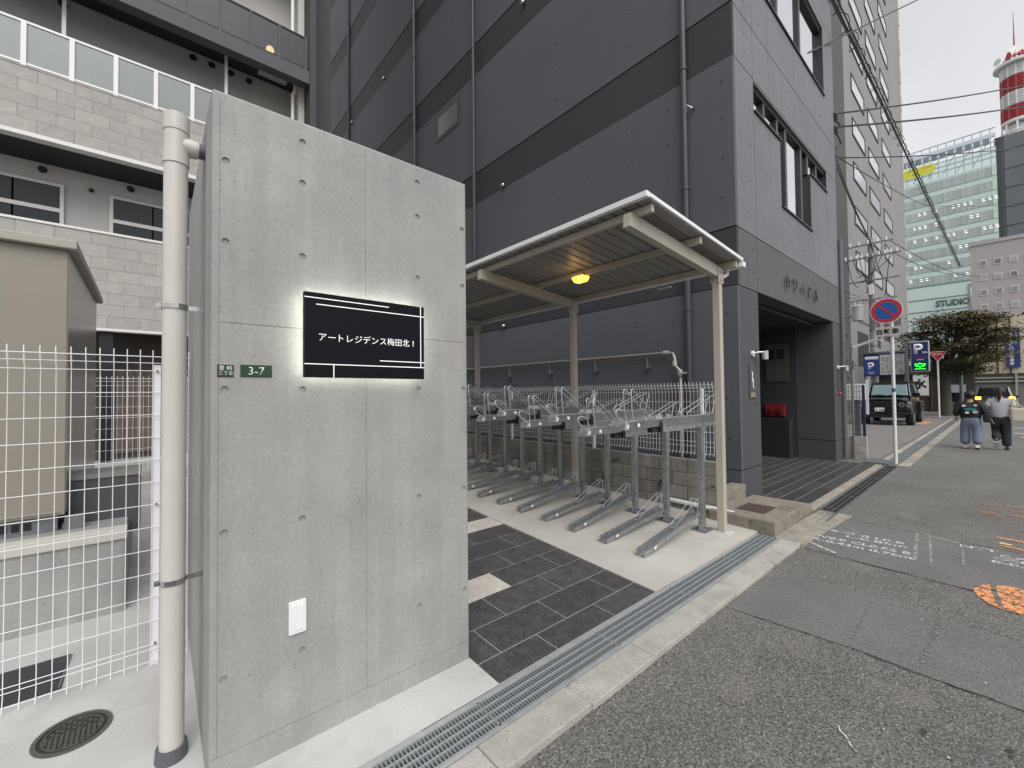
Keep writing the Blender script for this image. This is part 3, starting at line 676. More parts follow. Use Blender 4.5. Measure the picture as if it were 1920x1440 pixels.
# ================================================================== OFFICE BUILDING (charcoal, beside the racks)
KX, KY, KXR, KH, KYB = 6.5, 2.475, 12.46, 27.6, 30.0
kb = thing('office_building', (9.4, 8, 0), 'charcoal painted concrete office building with recessed entrance and ribbon windows', 'building')
G = .011                                                     # half joint
lev = [(-.1, .45, 0), (.45, 3.16, 0), (3.16, 4.03, 1), (4.03, 6.585, 0), (6.585, 7.40, 1), (7.40, 10.03, 0), (10.03, 10.85, 1), (10.85, 13.1, 0), (13.1, 13.95, 1), (13.95, 16.5, 0), (16.5, 17.35, 1), (17.35, 19.9, 0), (19.9, 20.75, 1), (20.75, 23.3, 0), (23.3, 24.1, 1), (24.1, KH, 0)]
mb = MB(); mb.box(KX+.06, KXR-.06, 4.6, KYB-.05, -.1, KH-.05); mb.box(KX+.06, KXR-.06, KY+.32, 4.6, 3.12, KH-.05); mb.box(KX+.06, 7.28, KY+.25, 4.6, -.1, 3.12); mb.box(11.86, KXR-.06, KY+.25, 4.6, -.1, 3.12)
ob('core', mb, M_kdark, kb)
for (a, b, dark) in lev:                                     # side wall facing the racks
    mb = MB(); ya = KY+.0
    ins = .012 if dark else 0
    mb.box(KX+ins, KX+.07, ya+(.0 if not dark else .0), KYB, a+G*.6, b-G*.6)
    ob('dark_band' if dark else 'side_wall_panel', mb, M_kband if dark else M_kside, kb, bevel=.003)
# small side window with frame: sits in the 7.4..10.03 storey
mb = MB(); mb.box(KX-.012, KX+.02, 9.62, 10.83, 9.10, 9.86); f = ob('side_window', mb, M_kpipe, kb)
mb = MB(); mb.box(KX-.016, KX-.008, 9.72, 10.73, 9.20, 9.78); ob('pane', mb, mat('frosted_side_pane', (.13, .15, .14), .2, spec=.8), f)
# front: panels between joints. x joints at 7.29 and 11.62
VX = [KX, 7.29, 11.62, KXR]
def fp(x0, x1, z0, z1, m, nm='front_panel', d=.3, y=KY):
    mb = MB(); mb.box(x0+G*.5, x1-G*.5, y, y+d, z0+G*.6, z1-G*.6); return ob(nm, mb, m, kb, bevel=.003)
for (a, b, dark) in lev:
    if b <= .46 or (a, b) == (.45, 3.16): continue
    for i in range(3):
        x0, x1 = VX[i], VX[i+1]
        m = M_kfascia if (a, b) == (3.16, 4.03) else M_kfront
        if i != 1 or dark: fp(x0 + (.0725 if i == 0 else 0), x1, a, b, m)
    if not dark and a > 4:                                   # middle bay of each storey: T-shaped ribbon window
        top = b-.03
        if a < 5:
            s1, s2, xl, xr = 6.065, 4.88, 8.54, 10.37
            fp(7.29, xl, a, s1, m); fp(xl, xr, a, s2, m); fp(xr, 11.62, a, s1, m)
            fp(7.29, 11.62, top-.02+.006, b, m)
            wins = [(7.30, xl, s1, top), (xl, xr, s2, top), (xr, 11.61, s1, top)]; mull = [(7.9, s1), (8.55, s1), (9.0, s2), (9.93, s2), (10.37, s1), (11.0, s1)]
        else:
            s1 = a+.88; fp(7.29, 11.62, a, s1, m); fp(7.29, 11.62, b-.16, b, m); top = b-.16
            wins = [(7.30, 11.61, s1, top)]; mull = [(8.7, s1), (10.06, s1)]
        for (x0, x1, z0, z1) in wins:
            mb = MB(); mb.box(x0-.02, x1+.02, KY+.10, KY+.115, z0-.02, z1+.02); w = ob('window', mb, M_glassm, kb)
            mb = MB(); mb.box(x0, x1, KY-.03, KY+.099, z0-.004, z0+.022); ob('sill', mb, M_frame, w)
        for (x, z) in mull:
            mb = MB(); mb.box(x-.05, x+.05, KY+.05, KY+.099, z+.022, top); ob('mullion', mb, M_frame, kb)
        mb = MB(); mb.box(7.30, 11.61, KY+.04, KY+.099, top-.07, top-.001); ob('window_head', mb, M_frame, kb)
        zb_ = 6.07 if a < 5 else s1
        for (xa, xb, za) in ((7.292, 7.31, zb_), (11.60, 11.618, zb_)) + (((10.345, 10.374, 4.89),) if a < 5 else ()):
            mb = MB(); mb.box(xa, xb, KY+.004, KY+.1, za, top if za != 4.89 else 6.05); ob('reveal', mb, M_frame, kb)
# fine vertical board joints on the front
mb = MB()
for a, b in ((4.06, 6.04), (6.62, 7.38), (7.44, 8.27)):
    for x in (8.0, 8.7, 9.4, 10.1, 10.8):
        if a < 5 and 8.5 < x < 10.4: mb.box(x-.003, x+.003, KY-.0008, KY+.001, a, 4.85)
        else: mb.box(x-.003, x+.003, KY-.0008, KY+.001, a, b)
ob('board_joints', mb, M_kfascia, kb, kind='stuff')
# tie holes over front and side: flat discs, the dimples' shade painted dark
mb = MB(); random.seed(21)
for z in (3.45, 3.8, 4.35, 4.9, 5.45, 6.0, 6.85, 7.15, 7.65, 8.1, 8.6, 9.4):
    for x in (6.95, 7.12, 7.6, 8.25, 9.0, 9.75, 10.5, 11.2, 11.9, 12.25):
        if 4.8 < z < 6.1 and 8.4 < x < 10.5: continue
        if z > 6.03 and z < 6.6 or (8.3 < z < 9.9 and 7.2 < x < 11.7): continue
        mb.disc((x, KY, z), .013, 'y', .003, 8)
for z in (.75, 1.4, 2.1, 2.75):
    for x in (6.7, 7.12): mb.disc((x, KY, z), .013, 'y', .003, 8)
for z in (.9, 1.5, 2.1, 2.75, 4.5, 5.1, 5.7, 6.25, 7.8, 8.4, 9.0, 9.6):
    for y in (2.65, 3.5, 4.2, 5.1, 6.0): mb.disc((KX, y+random.uniform(-.02, .02), z), .015, 'x', .003, 8)
ob('tie_hole_discs', mb, M_kdark, kb, kind='stuff')
# entrance: piers, soffit, recess walls
M_kinner = mat('entrance_shade_paint', (.035, .037, .044), .7, var=.06)  # shade of the deep entrance recess, painted in as a darker wall colour
for (x0, x1, nm) in ((KX+.0725, 7.29, 'left_pier'), (11.81, KXR, 'right_pier')):
    for (a, b) in ((-.2, .45), (.45, 3.16)):
        mb = MB(); mb.box(x0, x1, KY, KY+.75, a+G*.6, b-G*.6); ob('pier', mb, M_kpier, kb, bevel=.003)
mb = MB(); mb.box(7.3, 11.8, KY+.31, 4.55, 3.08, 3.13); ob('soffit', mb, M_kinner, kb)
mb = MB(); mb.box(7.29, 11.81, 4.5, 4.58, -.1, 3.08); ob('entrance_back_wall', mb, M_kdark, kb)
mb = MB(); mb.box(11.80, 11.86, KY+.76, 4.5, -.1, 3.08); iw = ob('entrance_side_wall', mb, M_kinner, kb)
mb = MB(); mb.box(11.775, 11.80, 3.36, 3.86, 1.83, 2.75); bx = ob('notice_board', mb, mat('board_beige', (.085, .078, .07), .6), kb)
mb = MB()
for y in (3.45, 3.66): mb.box(11.770, 11.776, y, y+.15, 2.38, 2.62)
ob('notices', mb, M_kdark, bx)
M_red = mat('red_enamel', (.24, .02, .022), .4)
mb = MB(); mb.box(11.70, 11.80, 3.45, 3.88, .98, 1.27); rb = ob('hydrant_box', mb, M_red, kb, bevel=.01)
for y in (3.55, 3.77):
    mb = MB(); mb.cyl((11.66, y, 1.09), (11.71, y, 1.09), .075, 18); mb.cyl((11.64, y, 1.09), (11.67, y, 1.09), .05, 18); ob('hydrant_valve', mb, mat('dark_red', (.11, .012, .014), .35), rb, smooth=True)
mb = MB(); mb.box(11.5, 11.80, 3.3, 3.95, -.05, .93); ob('low_cabinet', mb, M_kdark, kb)
# dark plank tiles of the entrance floor, and its pale edge stones
fl = thing('entrance_floor', (9.4, 3.1, 0), 'dark plank tiled entrance floor edged with pale stones', 'floor')
mb = MB(); mb.box(6.75, 11.85, 1.80, 4.5, -.2, .0008); ob('bed', mb, mat('grey_grout', (.23, .22, .21), .9), fl)
M_plank = mat('dark_plank_tile', (.055, .053, .055), .55, rand=.18, var=.2, vscale=8, fine=.2, bump=.2)
random.seed(8)
for r in range(13):
    y = 1.80+r*.2; x = 6.76-random.random()*.6
    while x < 11.84:
        a, b = max(x, 6.76), min(x+.9, 11.84)
        if b-a > .05 and not (y > KY-.05 and y < KY+.72 and (b < 7.3 or a > 11.81)):
            mb = MB(); mb.box(a+.004, b-.004, y+.006, y+.194, -.03, .002); ob('plank_tile', mb, M_plank, fl)
        x += .9
for k in range(26):
    x = 6.78+k*.195; mb = MB(); mb.box(x+.003, x+.192, 1.69, 1.795, -.1, .004); ob('edge_stone', mb, M_kerb2, fl, bevel=.004)
# letters of the building name
nm = thing('building_lettering', (9.55, KY-.02, 3.45), 'row of dark raised metal letters on the entrance fascia', 'lettering')
M_let = mat('dark_metal_letter', (.05, .047, .047), .4, metal=.3)
for i, ch in enumerate('カワイビル'):
    text('letter', ch, M_let, nm, (8.62+i*.44, KY-.034, 3.545-.0*i), (1, 0, 0), (0, 0, 1), height=.22, extrude=.016, bold=.0)
# wall lamps on the piers
def wall_lamp(x, z, label):
    t = thing('wall_lamp', (x, KY-.02, z), label, 'lamp')
    mb = MB(); mb.cyl((x-.06, KY-.03, z+.03), (x-.06, KY+.002, z+.03), .045, 20); ob('rose', mb, M_white, t, smooth=True)
    mb = MB(); mb.tube([(x-.06, KY-.02, z+.03), (x-.03, KY-.08, z+.05), (x+.04, KY-.14, z+.05)], .014, 10); ob('arm', mb, M_galv2, t, smooth=True)
    mb = MB(); mb.cyl((x+.06, KY-.14, z-.06), (x+.06, KY-.14, z+.07), .045, 20); ob('shade', mb, mat('brushed_alu', (.55, .56, .57), .35, metal=.8), t, smooth=True)
wall_lamp(7.05, 2.14, 'silver cylinder wall lamp on the near entrance pier'); wall_lamp(12.2, 2.10, 'silver cylinder wall lamp on the far entrance pier')
t = thing('intercom_panel', (6.93, KY-.01, 1.5), 'steel intercom panel with white handset mark on the near pier', 'panel')
mb = MB(); mb.box(6.84, 7.06, KY-.012, KY+.001, 1.49, 2.02); ob('frame', mb, M_kpipe, t, bevel=.003)
mb = MB(); mb.prism([(6.94, 1.90), (6.965, 1.87), (6.955, 1.80), (6.985, 1.77), (6.975, 1.70), (7.0, 1.66), (6.985, 1.63), (6.96, 1.67), (6.955, 1.73), (6.93, 1.77), (6.94, 1.83), (6.925, 1.87)], 'y', KY-.018, KY-.0125); ob('white_mark', mb, M_white, t)
mb = MB(); mb.box(6.87, 7.04, KY-.017, KY-.0125, 1.51, 1.58); ob('nameplate', mb, mat('brass_plate', (.36, .27, .2), .4, metal=.4), t)
t = thing('intercom_panel', (12.2, KY-.01, 1.5), 'small panel with red lamp on the far pier', 'panel')
mb = MB(); mb.box(12.1, 12.3, KY-.012, KY+.001, 1.6, 2.0); ob('frame', mb, M_kpipe, t)
mb = MB(); mb.ball((12.2, KY-.02, 1.52), .04); ob('red_lamp', mb, mat('red_dome', (.5, .05, .05), .3), t, smooth=True)
# drain pipes and small ball lights on the side wall
def riser(y, r, z0, z1, label, x=KX-.05, nb=6):
    t = thing('wall_pipe', (x, y, z0), label, 'pipe')
    mb = MB(); mb.cyl((x, y, z0), (x, y, z1), r, 14); ob('pipe', mb, M_kpipe, t, smooth=True)
    for k in range(nb):
        z = z0+(z1-z0)*(k+.5)/nb; mb = MB(); mb.cyl((x, y, z-.02), (x, y, z+.02), r*1.22, 14); mb.box(x, KX, y-.01, y+.01, z-.01, z+.01); ob('pipe_collar', mb, M_kpipe, t)
riser(3.20, .05, .0, 27, 'charcoal downpipe running down the office side wall near its corner', nb=14)
mb = MB(); mb.box(KX-.006, KX+.0, 2.98, 3.08, 4.1, 27); mb.box(KX-.03, KX, 3.32, 3.36, 0, 27)
riser(8.9, .045, .2, 27, 'charcoal downpipe beyond the canopy on the office side wall', nb=14)
riser(12.15, .055, .2, 27, 'charcoal downpipe at the middle of the office side wall', nb=12)
riser(18.0, .05, .2, 27, 'thin charcoal downpipe deep in the gap between buildings', nb=10)
bm = MB().ball((0, 0, 0), .055, 14, 10); bm.cyl((.0, 0, 0), (.06, 0, 0), .03, 12); bm = bm.mesh('vent_cap', mats=[M_chrome], smooth=True)
caps = [(6.95, 10.56, 'chrome vent cap high on the wall above the canopy roof'), (7.72, 6.62, 'chrome vent cap just above the canopy roof'), (14.45, 13.15, 'chrome vent cap on the dark band between two downpipes'), (17.6, 13.1, 'chrome vent cap deep beside the thinnest downpipe'), (7.75, 3.22, 'chrome vent cap under the canopy')]
for (y, z, lb) in caps: inst('vent_cap', bm, None, (KX-.05, y, z), label=lb, cat='vent cap')
# galvanised service pipe along the side wall, on brackets
t = thing('service_pipe', (6.4, 6, 2.2), 'galvanised service pipe running along the office wall and turning down', 'pipe')
M_gp = mat('aged_pipe', (.32, .29, .25), .4, metal=.6, var=.2, vscale=10)
mb = MB(); mb.tube([(6.40, 11, 2.26), (6.40, 3.55, 2.235), (6.40, 3.44, 2.22), (6.38, 3.40, 2.14), (6.38, 3.40, 2.02), (6.38, 3.31, 1.93), (6.38, 3.31, 0)], .027, 12); ob('pipe', mb, M_gp, t, smooth=True)
mb = MB(); mb.tube([(6.44, 11, 2.20), (6.44, 3.6, 2.175)], .016, 8); ob('thin_pipe', mb, M_gp, t, smooth=True)
for (a, b) in (((6.40, 3.60, 2.24), (6.40, 3.50, 2.235)), ((6.38, 3.40, 2.10), (6.38, 3.40, 2.02)), ((6.38, 3.31, 1.95), (6.38, 3.31, 1.86))): mb = MB(); mb.cyl(a, b, .037, 12); ob('pipe_coupling', mb, M_galv2, t, smooth=True)
mb = MB(); mb.box(6.31, 6.38, 3.2, 3.31, 1.88, 1.91); ob('valve_handle', mb, M_galv2, t)
for y in (3.9, 5.0, 6.2, 7.5, 8.8):
    mb = MB(); mb.box(6.39, 6.5, y-.02, y+.02, 2.0, 2.09); mb.cyl((6.40, y, 2.05), (6.40, y, 2.21), .010, 8); ob('pipe_bracket', mb, M_galvd, t)
# old concrete meter box and step block in front of the corner
t = thing('meter_box', (5.7, 2.05, 0), 'weathered concrete meter box with rusty iron lid beside the grating', 'meter box')
mb = MB(); mb.box(5.25, 6.12, 1.662, 2.40, -.05, .150); ob('box', mb, M_stone, t, bevel=.015)
mb = MB(); mb.box(5.52, 5.92, 1.86, 2.18, .1485, .156); ob('lid', mb, M_rust, t, bevel=.003)
mb = MB(); mb.box(5.56, 5.62, 1.93, 2.11, .1555, .159); mb.box(5.66, 5.76, 1.97, 2.07, .1555, .159); mb.box(5.80, 5.87, 1.92, 2.12, .1555, .159); ob('lid_relief', mb, M_rust, t)
mb = MB(); mb.box(6.13, 6.74, 1.69, 2.42, -.05, .085); ob('step_block', mb, M_stone, None, bevel=.012, label='weathered concrete step block at the foot of the near pier', cat='block')
mb = MB(); mb.box(5.53, 6.49, 2.42, 2.62, -.05, .27); ob('step_block', mb, M_stone, None, bevel=.012, label='taller weathered concrete block between block wall and office corner', cat='block')

# ================================================================== APARTMENT BUILDING (left, behind the fence)
AY, AR, AXL, AXR = 9.5, 10.45, -9.0, 2.57
ab = thing('apartment_building', (-3, 13, 0), 'apartment building with stone tiled balconies and frosted glass railings', 'building')
M_apw = mat('apartment_grey_wall', (.56, .55, .53), .8, var=.05, vscale=2, fine=.05)
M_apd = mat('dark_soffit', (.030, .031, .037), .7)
M_apb = mat('dark_beam_paint', (.075, .077, .085), .6, var=.05)
M_apt = mat('stone_wall_tile', (.40, .378, .35), .75, rand=.07, var=.12, vscale=8, fine=.10, fscale=60, bump=.15, bscale=60)
M_apj = mat('tile_joint', (.27, .25, .23), .9)
M_frost = mat('frosted_glass', (.21, .24, .225), .25, spec=.6, var=.08, vscale=1.2, streak=.06)
M_dglass = mat('smoked_glass', (.05, .05, .06), .25, spec=.35, alpha=.85)
M_winw = mat('white_window_frame', (.74, .73, .70), .45)
M_wing = mat('apartment_window_glass', (.035, .042, .045), .12, spec=.35)
mb = MB(); mb.box(AXL, AXR, AR+.02, 16, 0, 24); ob('core', mb, M_apw, ab)
# slabs, soffits
for (z0, z1, m) in ((2.69, 2.735, M_winw), (5.56, 5.625, M_winw)):
    mb = MB(); mb.box(AXL, AXR, AY-.012, AY+.16, z0, z1); ob('slab_edge', mb, m, ab, bevel=.004)
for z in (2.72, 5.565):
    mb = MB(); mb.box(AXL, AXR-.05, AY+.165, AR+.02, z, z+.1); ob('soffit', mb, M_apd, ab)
def tiled(z0, z1, nr, label):
    mb = MB(); mb.box(AXL, AXR-.02, AY+.004, AY+.16, z0, z1); w = ob('tiled_parapet', mb, M_apj, ab)
    hgt = (z1-z0)/nr; tw = .40
    for r in range(nr):
        x = -2.9-(.2 if r % 2 else 0)
        while x < AXR-.02:
            a, b = x, min(x+tw, AXR-.02)
            if b-a > .03:
                mb = MB(); mb.box(a+.002, b-.002, AY-.004+random.uniform(-.001, .001), AY+.006, z0+hgt*r+.002, z0+hgt*(r+1)-.002); ob('wall_tile', mb, M_apt, w)
            x += tw
    mb = MB(); mb.box(AXL, -2.9, AY-.004, AY+.004, z0, z1); ob('tile_field', mb, M_apt, w)
tiled(2.737, 4.27, 8, 'b'); tiled(5.627, 6.60, 5, 'a')
mb = MB(); mb.box(AXL, AXR-.02, AY-.02, AY+.18, 4.272, 4.31); ob('parapet_cap', mb, M_winw, ab, bevel=.004)
mb = MB(); mb.box(AXL, AXR-.02, AY-.01, AY+.17, 6.602, 6.625); ob('parapet_cap', mb, M_apt, ab)
# frosted railing of the upper balcony
xs = [-1.45-.51*5+.51*k for k in range(0, 14)]
for (z0, z1) in ((6.66, 6.69), (7.30, 7.335)):
    mb = MB(); mb.box(AXL, 2.5, AY+.03, AY+.07, z0, z1); ob('rail', mb, M_white, ab)
for x in xs:
    if x > 2.5: break
    mb = MB(); mb.box(x-.03, x+.03, AY+.02, AY+.08, 6.60, 7.32); ob('rail_post', mb, M_white, ab, bevel=.003)
    if x+.5 < 2.55:
        mb = MB(); mb.box(x+.032, x+.478, AY+.045, AY+.055, 6.692, 7.298); ob('rail_panel', mb, M_frost, ab)
for x in (-1.08, 1.15):
    mb = MB(); mb.box(x-.025, x+.025, AR-.5, AR-.45, 6.6, 8.45); ob('screen_post', mb, M_white, ab)
# balcony wall behind: vents and windows
vm = MB().cyl((0, -.02, 0), (0, .005, 0), .06, 16); vm.cyl((0, -.035, 0), (0, -.02, 0), .045, 16); vm = vm.mesh('vent', mats=[M_apd])
for (x, z) in ((-1.357, 5.452), (-.257, 5.459), (.652, 8.42), (.959, 8.42), (1.29, 8.415), (1.618, 8.40), (-1.15, 8.42)): inst('wall_vent', vm, ab, (x, AR, z), scale=(1, 1, 1) if z > 6 else (.9, 1, .9))
def window(x0, x1, z0, z1, zm, xm):
    mb = MB()
    for (a, b, c, d) in ((x0, x1, z1-.05, z1), (x0, x1, z0, z0+.05), (x0, x0+.05, z0+.05, z1-.05), (x1-.05, x1, z0+.05, z1-.05), (x0+.05, x1-.05, zm-.035, zm+.035)):
        mb.box(a, b, AR-.04, AR+.01, c, d)
    w = ob('window', mb, M_winw, ab, bevel=.004)
    for (a, b) in ((x0+.05, xm), (xm+.018, x1-.05)):
        for (c, d) in ((z0+.05, zm-.035), (zm+.035, z1-.05)):
            mb = MB(); mb.box(a, b, AR-.02, AR-.012, c, d); ob('pane', mb, M_wing, w)
        mb = MB(); mb.box(xm, xm+.018, AR-.035, AR-.005, z0+.05, z1-.05); ob('mullion', mb, M_winw, w)
window(-2.5, -1.10, 4.30, 5.255, 4.80, -1.69); window(-.535, .75, 4.30, 5.255, 4.80, .05)
mb = MB(); mb.ball((-.77, AR-.03, 5.27), .035, 10, 8); ob('sensor', mb, M_apd, ab)
# top balcony: dark beam and smoked glass
mb = MB(); mb.box(AXL, AXR, AY-.05, AY+.18, 8.22, 8.50); ob('dark_beam', mb, M_apb, ab, bevel=.006)
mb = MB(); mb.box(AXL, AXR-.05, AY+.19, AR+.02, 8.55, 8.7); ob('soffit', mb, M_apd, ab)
mb = MB(); mb.box(1.75, 2.3, AY+.25, AR-.15, 8.535, 8.551); ob('soffit_hatch', mb, M_apw, ab)
for k in range(14):
    x = 2.50-.50*k
    mb = MB(); mb.box(x-.02, x+.02, AY-.02, AY+.03, 8.50, 9.22); ob('rail_post', mb, M_apb, ab)
    mb = MB(); mb.box(x-.478, x-.022, AY-.005, AY+.005, 8.56, 9.19); ob('rail_panel', mb, M_dglass, ab)
for z in (8.54, 9.21):
    mb = MB(); mb.box(AXL, 2.53, AY-.018, AY+.028, z-.02, z+.012); ob('rail', mb, M_apd, ab)
for (z0, z1) in ((11.1, 11.4), (14.0, 14.3)):
    mb = MB(); mb.box(AXL, AXR, AY-.05, AR+.02, z0, z1); ob('upper_slab', mb, M_apb, ab)
    mb = MB(); mb.box(AXL, AXR, AY-.01, AY+.01, z1, z1+.75); ob('upper_rail_panel', mb, M_dglass, ab)
# right end: thin frame and dark end wall, white rain pipes
mb = MB(); mb.box(2.575, 2.70, AY-.06, AY+.30, 0, 24); ob('end_frame', mb, mat('end_frame_paint', (.055, .057, .063), .7), ab)
mb = MB(); mb.box(2.70, 3.12, AY+.31, 16, 0, 24); ob('end_wall', mb, mat('end_wall_paint', (.050, .050, .056), .7, var=.05), ab)
mb = MB(); mb.box(2.45, 2.57, AR-.60, AR+.02, 2.72, 24); ob('balcony_divider', mb, M_apw, ab)
for z in (5.62, 8.46, 11.4):
    mb = MB(); mb.tube([(2.40, AY+.42, z-.05), (2.40, AY+.42, z-.22), (2.35, AY+.42, z-.34), (2.35, AY+.42, z-2.3)], .035, 10); ob('rain_pipe', mb, M_white, ab, smooth=True)
# ceiling lamp that shows in the smoked glass
t = thing('balcony_lamp', (1.9, AY+.5, 8.75), 'lit round warm lamp behind the smoked balcony glass', 'lamp')
mb = MB(); mb.ball((1.86, AY+.13, 8.70), .075, 18, 12); ob('globe', mb, mat('warm_globe', (.9, .8, .5), .4, emit=(1, .78, .35), estr=22.), t, smooth=True)
mb = MB(); mb.cyl((1.86, AY+.13, 8.5), (1.86, AY+.13, 8.64), .012, 8); ob('stem', mb, M_apd, t)
# ground floor recess: brown boards, black column, pale steps
M_board = mat('brown_board', (.16, .12, .098), .7, rand=.12, var=.15, vscale=6, streak=.1)
mb = MB(); mb.box(AXL, AXR, AR-.2, AR, 0, 2.72); ob('recess_wall', mb, mat('recess_brown', (.085, .072, .064), .8), ab)
for k in range(24):
    x = -.42+k*.125; mb = MB(); mb.box(x+.004, x+.121, AR-.235, AR-.2005, .62, 2.1); ob('wall_board', mb, M_board, ab)
mb = MB(); mb.box(-.60, -.43, AY+.1, AY+.27, 0, 2.70); ob('black_column', mb, mat('column_black', (.012, .013, .018), .4), ab)
mb = MB(); mb.box(-4, AXR, 9.3, AR-.21, 0, .52); ob('terrace', mb, M_slab, ab)
mb = MB(); mb.box(-1.0, .6, 8.85, 9.29, .0, .40); ob('terrace_step', mb, mat('stone_rubble', (.36, .34, .31), .9, var=.3, vscale=8, bump=.5, bscale=30), ab, bevel=.03)
dl = MB(); dl.disc((-.72, AY+.35, 2.712), .05, 'z', .012, 16); ob('down_light', dl, mat('down_light_lens', (1, .8, .5), .4, emit=(1, .72, .35), estr=2.), ab)

# ------------------------------------------------------------------ beige cabinet on its concrete plinth
t = thing('plinth', (-1.2, 5.2, fz(4.1)), 'raised concrete plinth under the beige cabinet', 'plinth')
mb = MB(); mb.box(-3.2, -.105, 4.1, 6.9, -.1, .66); ob('base', mb, M_conc, t, bevel=.02)
mb = MB(); mb.box(-3.2, -.10, 4.085, 4.22, .60, .675); ob('cap', mb, mat('pale_cap', (.56, .53, .48), .85, fine=.1), t, bevel=.008)
cab = thing('utility_cabinet', (-1.6, 5.5, .68), 'large beige steel utility cabinet with overhanging top', 'cabinet')
M_cab = mat('cabinet_beige', (.27, .245, .205), .35, var=.04, vscale=1.5); M_cabs = mat('cabinet_side', (.30, .285, .25), .5, var=.05)
mb = MB(); mb.box(-2.9, -.435, 4.35, 6.55, .78, 2.66); ob('body', mb, M_cab, cab, bevel=.006)
mb = MB(); mb.box(-.4352, -.4315, 4.365, 6.535, .80, 2.645); ob('side_panel', mb, mat('cabinet_side_panel', (.42, .41, .385), .28, metal=.25, var=.1, vscale=1.2), cab)
mb = MB(); mb.box(-2.96, -.385, 4.29, 6.61, 2.662, 2.725); ob('top', mb, mat('cabinet_top', (.36, .335, .285), .5), cab, bevel=.008)
mb = MB(); mb.box(-2.86, -.475, 4.40, 6.5, .66, .78); ob('skirt', mb, M_galvd, cab)
mb = MB()
for k in range(24): mb.box(-1.9+k*.055, -1.865+k*.055, 4.392, 4.401, .695, .745)
ob('vent_slots', mb, M_black, cab)
mb = MB(); mb.box(-2.88, -.46, 4.352-.01, 4.352, .80, .812); ob('door_edge', mb, M_cabs, cab)
mb = MB(); mb.bar((-.44, 4.42, .68), (-.30, 6.2, .70), .03, .05); mb.box(-.44, -.34, 4.38, 4.44, .66, .76); ob('side_rail', mb, M_galvd, cab)
t = thing('planter_box', (-.25, 5.4, .6), 'dark grey box standing behind the cabinet on the plinth', 'box')
mb = MB(); mb.box(-.62, -.035, 4.55, 4.9, .55, .985); ob('box', mb, mat('dark_grey_box', (.07, .072, .078), .6), t, bevel=.006)
mb = MB(); mb.box(-.63, -.03, 4.54, 4.91, .985, 1.02); ob('rim', mb, mat('grey_rim', (.22, .21, .2), .6), t)

# ================================================================== TALL GREY BUILDING beyond the parking lot
GX0, GX1, GY = 34.3, 60.6, 6.24
gb = thing('grey_tower', (46, 13, 0), 'tall plain grey office tower beyond the parking lot', 'building')
M_gw = mat('grey_render', (.27, .265, .265), .8, var=.09, vscale=.25, fine=.04, fscale=6, streak=.07)
M_gwd = mat('grey_render_dark', (.21, .208, .21), .8, var=.07, vscale=.25, streak=.05)
M_gwin = mat('tower_window_glass', (.60, .61, .65), .2, spec=.8)  # bright sky reflection painted in as a pale base colour
mb = MB(); mb.box(GX0, GX1, GY, 26, 0, 56); ob('wall', mb, M_gw, gb)
mb = MB(); mb.box(GX0-.03, GX0, GY+.0, 26, 0, 56); ob('flank_wall', mb, M_gwd, gb)
mb = MB(); mb.box(GX0-.05, GX1+.02, GY-.05, GY+.4, 6.3, 6.44); ob('string_course', mb, M_gwd, gb)
# windows: groups of four panes, three columns; pane and frame are pieces
pane = MB().box(-.48, .48, -.014, .014, 0, 1.10).mesh('pane', mats=[M_gwin])
frm = MB()
for (a, b, c, d) in ((-2.06, 2.06, 1.10, 1.16), (-2.06, 2.06, -.08, 0), (-2.06, -2.0, 0, 1.10), (2.0, 2.06, 0, 1.10)): frm.box(a, b, -.06, .01, c, d)
frm = frm.mesh('window', mats=[mat('bronze_frame', (.09, .085, .08), .5)])
for k in range(14):
    z = 22.2-4*3.07+k*3.07
    for (x) in (38.4, 43.9, 49.9):
        w = inst('window', frm, gb, (x, GY-.005, z))
        for j in range(4): inst('pane', pane, w, (x-1.506+1.004*j, GY-.014, z))
for (x0, x1, z0, z1) in ((36.2, 39.8, 3.2, 5.6), (40.8, 44.6, 4.9, 7.0), (46.2, 49.2, 5.7, 7.3), (50.4, 55.8, 6.8, 8.8), (43.4, 46.2, .1, 2.8)):
    mb = MB(); mb.box(x0, x1, GY-.004, GY+.01, z0, z1); ob('dark_opening', mb, M_frame, gb)
# stepped stair tower at the street end with dark slots
for k in range(15):
    z = 3.3+k*3.3
    mb = MB(); mb.box(GX1+.02, GX1+4, GY+.35, GY+5, z, z+1.62); ob('stair_parapet', mb, mat('pale_render', (.44, .435, .43), .8), gb)
mb = MB(); mb.box(GX1+.02, GX1+3.8, GY+1.4, GY+5, 0, 53); ob('stair_core', mb, M_frame, gb)

